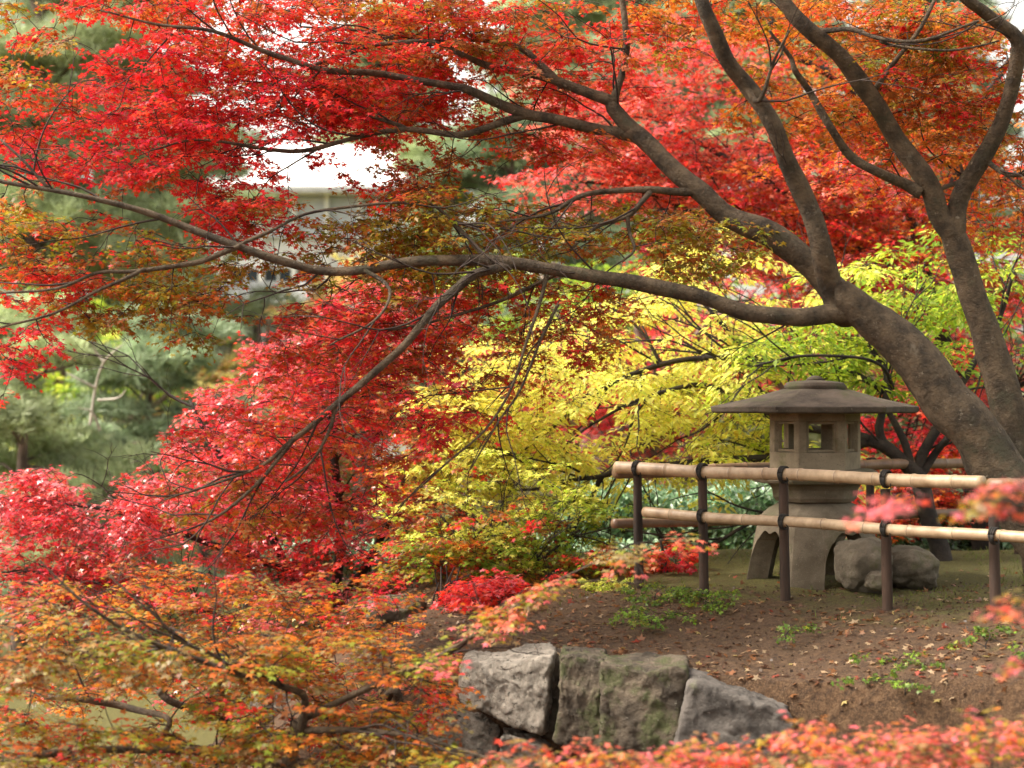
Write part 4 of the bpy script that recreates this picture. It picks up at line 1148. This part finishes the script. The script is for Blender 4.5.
for c in [
 (500, 390, 80, 56, 11.5, .4, 80, 'yellow'), (450, 430, 40, 40, 11.4, .3, 20, 'yellow'), (640, 340, 110, 50, 12.3, .7, 130, 'yellow'), (560, 400, 110, 60, 12.1, .7, 110, 'yellow'), (690, 420, 80, 50, 12.2, .6, 105, 'yellow'), (500, 450, 85, 45, 12.0, .6, 85, 'yellow'), (560, 465, 80, 30, 12.1, .5, 50, 'yellow'), (690, 458, 60, 16, 12.2, .4, 22, 'yellow'),
 (720, 290, 70, 60, 12.5, .6, 70, 'yellow'), (440, 460, 40, 30, 11.9, .4, 20, 'yellow'), (410, 400, 60, 50, 12.0, .4, 14, 'yellow'),
 (740, 497, 40, 12, 11.9, .3, 9, 'yellow'), (660, 500, 30, 16, 11.9, .3, 5, 'yellow'),
 (810, 345, 70, 28, 11.6, .5, 75, 'lime'), (740, 370, 50, 22, 11.6, .4, 30, 'ylime'), (900, 305, 66, 40, 12.2, .6, 62, 'lime'), (880, 370, 60, 40, 12.1, .5, 50, 'lime'), (960, 330, 60, 60, 12.2, .6, 40, 'lime'), (930, 250, 50, 24, 12.3, .5, 12, 'lime'),
 (850, 290, 50, 30, 12.1, .5, 30, 'ylime'), (1000, 270, 40, 40, 12.3, .5, 26, 'lime'), (750, 430, 40, 40, 12.1, .4, 36, 'ylime'), (840, 470, 40, 25, 12.6, .3, 14, 'ylime'), (560, 590, 70, 25, 11.4, .4, 24, 'ylime')]:
    K.clump(*c[:4], c[4] + .35, c[5], int(c[6] * .72), *c[7:])
K.branchlets(60, .9, .009)
tot += K.grow()
Lm = Tree('lime_maple_tree', 'small lime green maple between the crimson crown and the bamboo fence', at(505, 620, 11.3), bark='bark_dark', size=(.036, .050), twig=.15)
Lm.bough([(505, 640, 5, 11.3), (508, 600, 4, 11.3), (500, 560, 3, 11.3), (490, 520, 2, 11.3)], 'trunk', 8)
Lm.bough([(506, 595, 3, 11.3), (540, 560, 2.4, 11.3), (580, 530, 1.6, 11.3)], sides=6); Lm.bough([(506, 590, 3, 11.3), (470, 550, 2.4, 11.3), (440, 515, 1.6, 11.3)], sides=6)
for c in [(510, 535, 95, 44, 11.5, .5, 70, 'ylime'), (585, 520, 50, 28, 11.5, .4, 24, 'lime'), (450, 500, 70, 50, 11.5, .4, 40, 'ylime'), (490, 560, 90, 26, 11.2, .3, 44, 'lime'), (440, 555, 60, 34, 11.2, .3, 32, 'mixed'), (560, 560, 80, 16, 11.1, .3, 26, 'mixed'), (520, 480, 90, 34, 11.4, .4, 34, 'ylime'), (440, 450, 60, 40, 11.4, .4, 18, 'rust'), (500, 530, 80, 40, 11.0, .3, 16, 'rust')]:
    Lm.clump(*c)
Lm.branchlets(26, .5, .006)
tot += Lm.grow()

# ------------------------------------------------------------------ red maples farther back
D = Tree('red_maple_tree', 'salmon red maple filling the view behind the two forked limbs', at(985, 560, 14.6), bark='bark_dark', size=(.046, .066), twig=.26, rtw=1.4)
D.bough([(990, 590, 16, 14.6), (975, 500, 13, 14.6), (965, 400, 12, 14.6), (940, 330, 10, 14.7), (925, 270, 9, 14.8)], 'trunk', 10, .1)
for pts in [
 [(930, 290, 8, 14.8), (870, 250, 6, 14.8), (800, 200, 5, 14.8), (730, 160, 4, 14.9), (660, 120, 3, 15), (600, 90, 2, 15)],
 [(928, 280, 8, 14.8), (910, 220, 6, 15), (880, 140, 5, 15), (850, 90, 6, 15), (790, 50, 4, 15), (740, 20, 3, 15)],
 [(925, 270, 7, 14.8), (950, 200, 6, 15), (975, 120, 5, 15), (1010, 60, 4, 15)],
 [(870, 250, 5, 14.8), (800, 250, 4, 14.6), (720, 225, 3, 14.5), (640, 190, 2.5, 14.4), (570, 180, 2, 14.4)],
 [(965, 420, 7, 14.6), (930, 400, 5, 14.4), (890, 420, 3, 14.2)], [(968, 430, 6, 14.6), (1000, 400, 4, 14.4), (1030, 380, 3, 14.2)],
 [(975, 480, 6, 14.6), (930, 480, 4, 14.2), (880, 500, 3, 14)]]:
    D.bough(pts, sides=8, wob=.08, seglen=5)
for c in [
 (690, 60, 90, 50, 15, .9, 100, 'salmon'), (620, 130, 90, 45, 14.8, .8, 75, 'salmon'), (700, 160, 90, 40, 14.6, .8, 110, 'salmon'), (600, 180, 90, 26, 14.5, .6, 60, 'salmon'), (780, 190, 80, 50, 14.8, .8, 110, 'salorg'), (850, 210, 90, 50, 14.8, .8, 120, 'salorg'),
 (830, 250, 90, 40, 14.5, .6, 80, 'salorg'), (900, 120, 90, 50, 15, .9, 80, 'orange'), (820, 90, 80, 40, 15, .9, 60, 'orange'), (980, 180, 60, 60, 15, .8, 80, 'orange'), (980, 270, 60, 50, 14.8, .6, 60, 'salorg'), (870, 30, 150, 30, 15, 1, 70, 'orange'),
 (900, 300, 70, 30, 14.4, .5, 40, 'crimson'), (960, 390, 60, 50, 14.2, .5, 70, 'salmon'), (900, 430, 50, 36, 14.1, .4, 50, 'crimson'), (960, 470, 60, 40, 14, .4, 70, 'salorg'), (890, 500, 50, 28, 13.8, .4, 50, 'salorg'), (560, 90, 40, 50, 15, .6, 20, 'salmon'), (680, 260, 70, 30, 14.5, .5, 24, 'crimson')]:
    D.clump(*c)
D.branchlets(40, 1.1, .012)
tot += D.grow()

G = Tree('crimson_maple_tree', 'glossy crimson maple with a domed crown low on the left below the long bough', at(330, 700, 12.4), flat=.30, leaf='gloss_leaf', bark='bark_dark', size=(.037, .052), twig=.20, droop=.5)
G.bough([(345, 800, 14, 12.4), (340, 720, 11, 12.4), (330, 650, 9, 12.4), (335, 590, 8, 12.5)], 'trunk', 10, .1)
for pts in [
 [(333, 640, 8, 12.4), (290, 570, 6, 12.4), (250, 500, 5, 12.4), (210, 440, 4, 12.4), (190, 400, 2, 12.4)], [(335, 600, 7, 12.5), (340, 520, 6, 12.6), (330, 430, 5, 12.7), (310, 350, 3, 12.7)],
 [(335, 610, 7, 12.5), (380, 540, 5, 12.4), (410, 460, 4, 12.3), (430, 390, 3, 12.3)], [(290, 570, 5, 12.4), (200, 540, 4, 12.3), (110, 510, 3, 12.2), (20, 500, 2, 12.2)], [(320, 660, 6, 12.4), (230, 620, 4, 12.1), (130, 590, 3, 12), (40, 570, 2, 12)],
 [(340, 640, 6, 12.4), (400, 600, 4, 12.1), (440, 580, 2, 12)]]:
    G.bough(pts, sides=8, wob=.08, seglen=5)
for c in [
 (280, 400, 120, 60, 12.6, .8, 200, 'crimson', -35), (360, 340, 110, 46, 12.7, .7, 110, 'crimson', -20), (400, 300, 60, 30, 12.6, .5, 40, 'crimson'), (230, 490, 110, 45, 12.3, .8, 150, 'crimson'), (80, 520, 110, 44, 12.2, .7, 140, 'crimson', -6), (25, 490, 45, 28, 12.2, .5, 50, 'crimson'),
 (350, 470, 90, 60, 12.5, .7, 120, 'crimorg'), (410, 400, 60, 60, 12.3, .6, 60, 'crimorg'), (330, 550, 110, 50, 12.2, .7, 120, 'crimson'), (150, 570, 130, 34, 12, .6, 100, 'crimorg'), (430, 540, 50, 60, 11.9, .5, 60, 'crimorg'), (400, 600, 60, 24, 11.9, .4, 26, 'rust'),
 (470, 350, 40, 40, 12.8, .4, 10, 'crimorg'), (60, 590, 90, 30, 11.9, .5, 50, 'crimson'), (200, 625, 170, 30, 11.6, .5, 80, 'fade'), (350, 640, 90, 30, 11.5, .5, 50, 'fade'), (100, 670, 120, 34, 11.5, .5, 34, 'fade'), (260, 690, 80, 26, 11.5, .4, 14, 'mixed')]:
    G.clump(*c)
G.branchlets(30, .8, .008)
tot += G.grow()

# small crimson shrub left of the slope
Sh = Tree('crimson_shrub', 'small bright crimson maple shrub at the left end of the slope', at(480, 640, 10.4), cat='shrub', bark='bark_dark', size=(.04, .055), twig=.11)
Sh.bough([(478, 650, 3, 10.4), (480, 625, 2.5, 10.4), (490, 600, 1.5, 10.4)], 'trunk', 6)
Sh.clump(485, 596, 42, 15, 10.4, .25, 44, 'crimson'); Sh.clump(505, 585, 26, 8, 10.4, .2, 12, 'crimson')
tot += Sh.grow()
Sb = Tree('red_shrub', 'low red maple seedlings under the left end of the bamboo fence', at(668, 560, 11.3), cat='shrub', bark='bark_dark', size=(.04, .055), twig=.11)
Sb.bough([(668, 580, 3, 11.3), (665, 560, 2.5, 11.3), (660, 540, 1.5, 11.3)], 'trunk', 6)
Sb.clump(645, 556, 44, 14, 11.3, .25, 16, 'crimorg'); Sb.clump(680, 550, 24, 8, 11.3, .2, 5, 'crimson')
tot += Sb.grow()
# grey multi stem bush
Bs = thing('bare_shrub', 'bare grey multi stemmed shrub at the left foot of the slope', 'shrub', tuple(at(445, 620, 10.6)))
sg = [[], [], [], []]
for i in range(9):
    a = at(440 + R.normal() * 4, 625, 10.6 + R.normal() * .04); e = at(432 + i * 5 + R.normal() * 4, 570 + R.uniform(-15, 12), 10.6 + R.normal() * .12); md = (a + e) / 2 + R.normal(size=3) * .02
    W = catmull([a, md, e], 3); rr = np.linspace(.010, .004, len(W))
    for j in range(len(W) - 1):
        sg[0].append(W[j]); sg[1].append(W[j + 1]); sg[2].append(rr[j]); sg[3].append(rr[j + 1])
seg_mesh('stems', *sg, M['bark_dark'], Bs, 6)

# ------------------------------------------------------------------ low orange-olive maple, bottom left
E = Tree('low_maple_tree', 'low spreading maple with orange and olive leaves filling the bottom left', at(300, 860, 7.6), size=(.034, .048), twig=.15, flat=.24, droop=.15)
E.bough([(330, 950, 20, 7.6), (310, 840, 15, 7.6), (290, 770, 11, 7.6), (300, 720, 8, 7.6)], 'trunk', 12, .1)
for pts in [
 [(300, 740, 7, 7.6), (306, 700, 5, 7.5), (285, 688, 4.4, 7.4), (240, 674, 4, 7.3), (190, 656, 3.4, 7.2), (130, 632, 2.8, 7.1), (95, 610, 2.2, 7.0), (70, 588, 1.6, 7.0), (40, 560, 1.2, 7)],
 [(290, 770, 6, 7.6), (200, 752, 5.5, 7.4), (130, 750, 5, 7.3), (60, 752, 5, 7.2), (0, 764, 5, 7.1), (-60, 790, 4, 7.1)],
 [(150, 752, 4, 7.3), (170, 720, 3.4, 7.8), (130, 706, 5, 8.2), (90, 700, 4.5, 8.2), (45, 697, 3, 8.2)],
 [(240, 674, 3, 7.3), (215, 655, 2.4, 7.2), (180, 640, 2, 7.1), (150, 610, 1.6, 7), (110, 575, 1.2, 7)],
 [(300, 720, 5, 7.6), (360, 690, 3.8, 7.5), (430, 660, 2.8, 7.4), (490, 625, 2.2, 7.3), (540, 590, 1.6, 7.2), (600, 560, 1.2, 7.1)],
 [(300, 730, 5, 7.6), (370, 730, 3.6, 7.3), (430, 740, 2.6, 7.2), (500, 760, 1.8, 7.0)],
 [(220, 672, 4, 8.3), (222, 700, 5, 8.4), (228, 740, 6, 8.4), (240, 800, 7, 8.4)],
 [(385, 700, 6, 8.6), (395, 690, 6, 8.5), (400, 720, 7, 8.6), (405, 770, 8, 8.6)],
 [(160, 690, 6, 8.3), (175, 702, 5, 8.3), (222, 715, 5, 8.4)],
]:
    E.bough(pts, sides=8, wob=.08, seglen=5)
for c in [
 (80, 640, 110, 26, 7.4, .6, 34, 'low'), (60, 670, 90, 26, 7.4, .6, 30, 'low'), (200, 655, 110, 26, 7.5, .6, 40, 'low'), (320, 660, 100, 30, 7.7, .6, 42, 'low'), (170, 600, 160, 30, 8.3, .6, 40, 'fade'), (330, 605, 100, 30, 8.3, .5, 34, 'fade'), (60, 600, 90, 20, 7.8, .5, 12, 'fade'),
 (70, 740, 100, 18, 7.4, .5, 32, 'mixed'), (210, 735, 90, 20, 7.6, .6, 24, 'low'), (330, 730, 90, 30, 7.6, .6, 38, 'low'), (410, 690, 40, 46, 7.7, .5, 22, 'fade'), (60, 770, 120, 16, 7.1, .4, 24, 'low'), (100, 690, 120, 30, 8.6, .5, 22, 'fade'), (320, 700, 110, 40, 8.6, .5, 50, 'fade'), (200, 755, 150, 20, 8.2, .5, 24, 'fade'), (300, 775, 160, 16, 7.1, .5, 34, 'low'), (15, 705, 34, 26, 7.4, .4, 10, 'mixed'),
 (460, 640, 60, 14, 7.2, .3, 10, 'mute', -28), (550, 588, 60, 8, 7.1, .2, 8, 'mute', -22), (630, 548, 46, 7, 7.0, .2, 4, 'mute', -12), (420, 750, 60, 18, 7.3, .4, 16, 'low'), (240, 690, 60, 14, 7.8, .4, 8, 'mixed')]:
    E.clump(*c)
E.branchlets(30, .5, .006)
tot += E.grow()

# ------------------------------------------------------------------ foreground maple (out of focus)
Fg = Tree('foreground_maple_tree', 'out of focus maple sprays reaching in from the right and along the bottom edge', (3.0, 4.6, float(gh(3.0, 4.6))), size=(.032, .045), twig=.14, flat=.26, droop=.15)
bz = float(gh(3.0, 4.6))
Fg.bough([(3.0, 4.6, bz - .1, .07), (2.9, 4.6, bz + .5, .06), (2.7, 4.6, bz + .95, .05), (2.3, 4.55, .45, .035)], 'trunk', 10, .1, True)
for pts in [
 [(2.9, 4.6, bz + .6, .04), (2.2, 4.9, -.02, .02), (1.5, 5.1, -.06, .012), (.9, 5.2, -.07, .008), (.3, 5.3, -.06, .005)],
 [(2.5, 4.6, .3, .03), (1.9, 4.5, .62, .012), (1.45, 4.4, .78, .006), (1.15, 4.35, .84, .004)],
 [(2.2, 4.9, 0.0, .015), (1.9, 4.7, .25, .008), (1.5, 4.6, .42, .005)]]:
    Fg.bough(pts, 'bough', 8, .08, True)
for c in [
 (880, 744, 150, 16, 6.0, .5, 50, 'blur'), (700, 760, 90, 11, 6.0, .4, 24, 'blur'), (1000, 732, 60, 18, 5.8, .4, 20, 'blur'), (560, 758, 90, 12, 6.0, .3, 18, 'blur'), (800, 785, 300, 20, 5.4, .4, 70, 'blur'),
 (925, 500, 46, 8, 4.6, .15, 2, 'blur'), (1010, 492, 26, 20, 4.4, .2, 5, 'blur'), (1020, 605, 12, 16, 4.6, .2, 2, 'blur'), (1024, 655, 12, 10, 4.7, .2, 1, 'blur'),
 ]:
    Fg.clump(*c)
tot += Fg.grow()

# ------------------------------------------------------------------ small plants and litter on the slope
def sprout(label, px, py, w_, n_, pal='green', Y=None, group='green seedlings on the slope'):
    # find the ground distance along this pixel ray
    for yy in np.arange(7.5, 13, .02):
        p = at(px, py, yy)
        if p[2] <= float(gh(p[0], p[1])): break
    p[2] = float(gh(p[0], p[1]))
    t = Tree('maple_seedling', label, p, cat='seedling', bark='bark_dark', size=(.020, .032), twig=.07, fan=4, rtw=.6, flat=.5, group=group)
    t.bough([(*(p - [0, 0, .03]), .004), (p[0], p[1], p[2] + .02, .003), (p[0] + .02, p[1], p[2] + .05, .002)], 'stem', 5, 0, True)
    for i in range(int(n_ * 1.5)):
        t.spr.append((p + np.array([R.normal() * w_, R.normal() * .10, R.uniform(.01, .09)]), pal))
    t.grow()
sprout('leafy green seedling left of the second fence post', 655, 600, .10, 13)
sprout('leafy green seedling below the second fence post', 705, 605, .08, 10)
sprout('green seedling at the foot of the slope above the mossy stone', 640, 622, .10, 10, 'grn_')if 0 else sprout('green seedling above the mossy wall stone', 650, 625, .09, 9)
sprout('green seedling hugging the far left of the slope', 600, 590, .10, 12, 'ylime')
sprout('tiny green seedling in the middle of the slope', 786, 640, .05, 3)
sprout('green plants on the slope at the right below the last post', 895, 668, .08, 5)
sprout('green plants on the slope at the right edge', 985, 650, .08, 5)
sprout('green seedling low on the slope behind the foreground leaves', 905, 700, .10, 6)

def scatter_xy(n, x0, x1, y0, y1):
    return R.uniform(x0, x1, n), R.uniform(y0, y1, n)
n = 9000
xs, ys = scatter_xy(n, -1.2, 3.4, 7.7, 11.6)
pz = gh(xs, ys) + .008
wf = (xs + .3) * -.398 + (ys - 8.75) * -.917
s = (xs - .755) * -.745 + (ys - 10.7) * -.667
keep = ((wf < -.2) | (xs > 1.1)) & ((s > 0) | (R.uniform(size=n) < .15)) & (fbm(xs, ys, 2.4, 9) > R.uniform(-1.6, 1.3, n))
xs, ys, pz = xs[keep], ys[keep], pz[keep]; n = len(xs)
lc = np.array([(.52, .34, .2), (.66, .48, .3), (.3, .13, .05), (.45, .2, .1), (.2, .09, .05), (.55, .42, .16), (.42, .09, .06), (.16, .08, .05)])
cc = lc[R.choice(8, n, p=[.14, .08, .22, .14, .2, .04, .06, .12])] * R.uniform(.6, 1.2, (n, 1))
o = leaf_mesh('fallen_leaves', np.stack([xs, ys, pz], 1), R.normal(size=(n, 3)) * [1, 1, .25], R.normal(size=(n, 3)) * .4 + [0, -.1, 1], R.uniform(.022, .062, n), cc, PALM5, M['leaf'], None)
tag(o, 'dry fallen leaves scattered over the brown slope', 'fallen leaves', kind='stuff')
# gravelly crumbs of soil and twigs
n = 5000
xs, ys = scatter_xy(n, -1.0, 3.4, 7.8, 10.6); wf = (xs + .3) * -.398 + (ys - 8.75) * -.917
ok_ = (wf < -.25) | (xs > 1.1)
xs, ys = xs[ok_], ys[ok_]; n = len(xs)
o = leaf_mesh('soil_crumbs', np.stack([xs, ys, gh(xs, ys) + .003], 1), R.normal(size=(n, 3)), R.normal(size=(n, 3)) + [0, 0, .5], R.uniform(.008, .026, n), np.array([[.12, .075, .05]]) * R.uniform(.4, 1.7, (n, 1)), DIAM, M['leaf'], None)
tag(o, 'crumbs of soil and bark litter on the slope', 'soil litter', kind='stuff')
# short grass blades on the mossy top and edges
n = 9000
xs, ys = scatter_xy(n, -.2, 4.2, 8.6, 13.0)
s = (xs - .755) * -.745 + (ys - 10.7) * -.667
d = fbm(xs, ys, 1.7, 4)
keep = ((s < .25) & (d > -.2)) | (d > 1.0)
keep &= (((xs + .3) * -.398 + (ys - 8.75) * -.917) < -.3)
xs, ys = xs[keep], ys[keep]; n = len(xs)
up = np.array([[0, 0, 1.0]]) + R.normal(size=(n, 3)) * .5
bl_ = (np.array([(-.06, 0, 0), (.06, 0, 0), (.02, 1, .1), (-.02, 1, .1)]), np.array([(0, 1, 2, 3)]))
o = leaf_mesh('short_grass', np.stack([xs, ys, gh(xs, ys)], 1), up, R.normal(size=(n, 3)), R.uniform(.015, .045, n), np.array([[.13, .16, .03]]) * R.uniform(.6, 1.6, (n, 1)), bl_, M['leaf'], None)
tag(o, 'short grass and moss on the mound top', 'grass', kind='stuff')
print('LEAVES', tot)
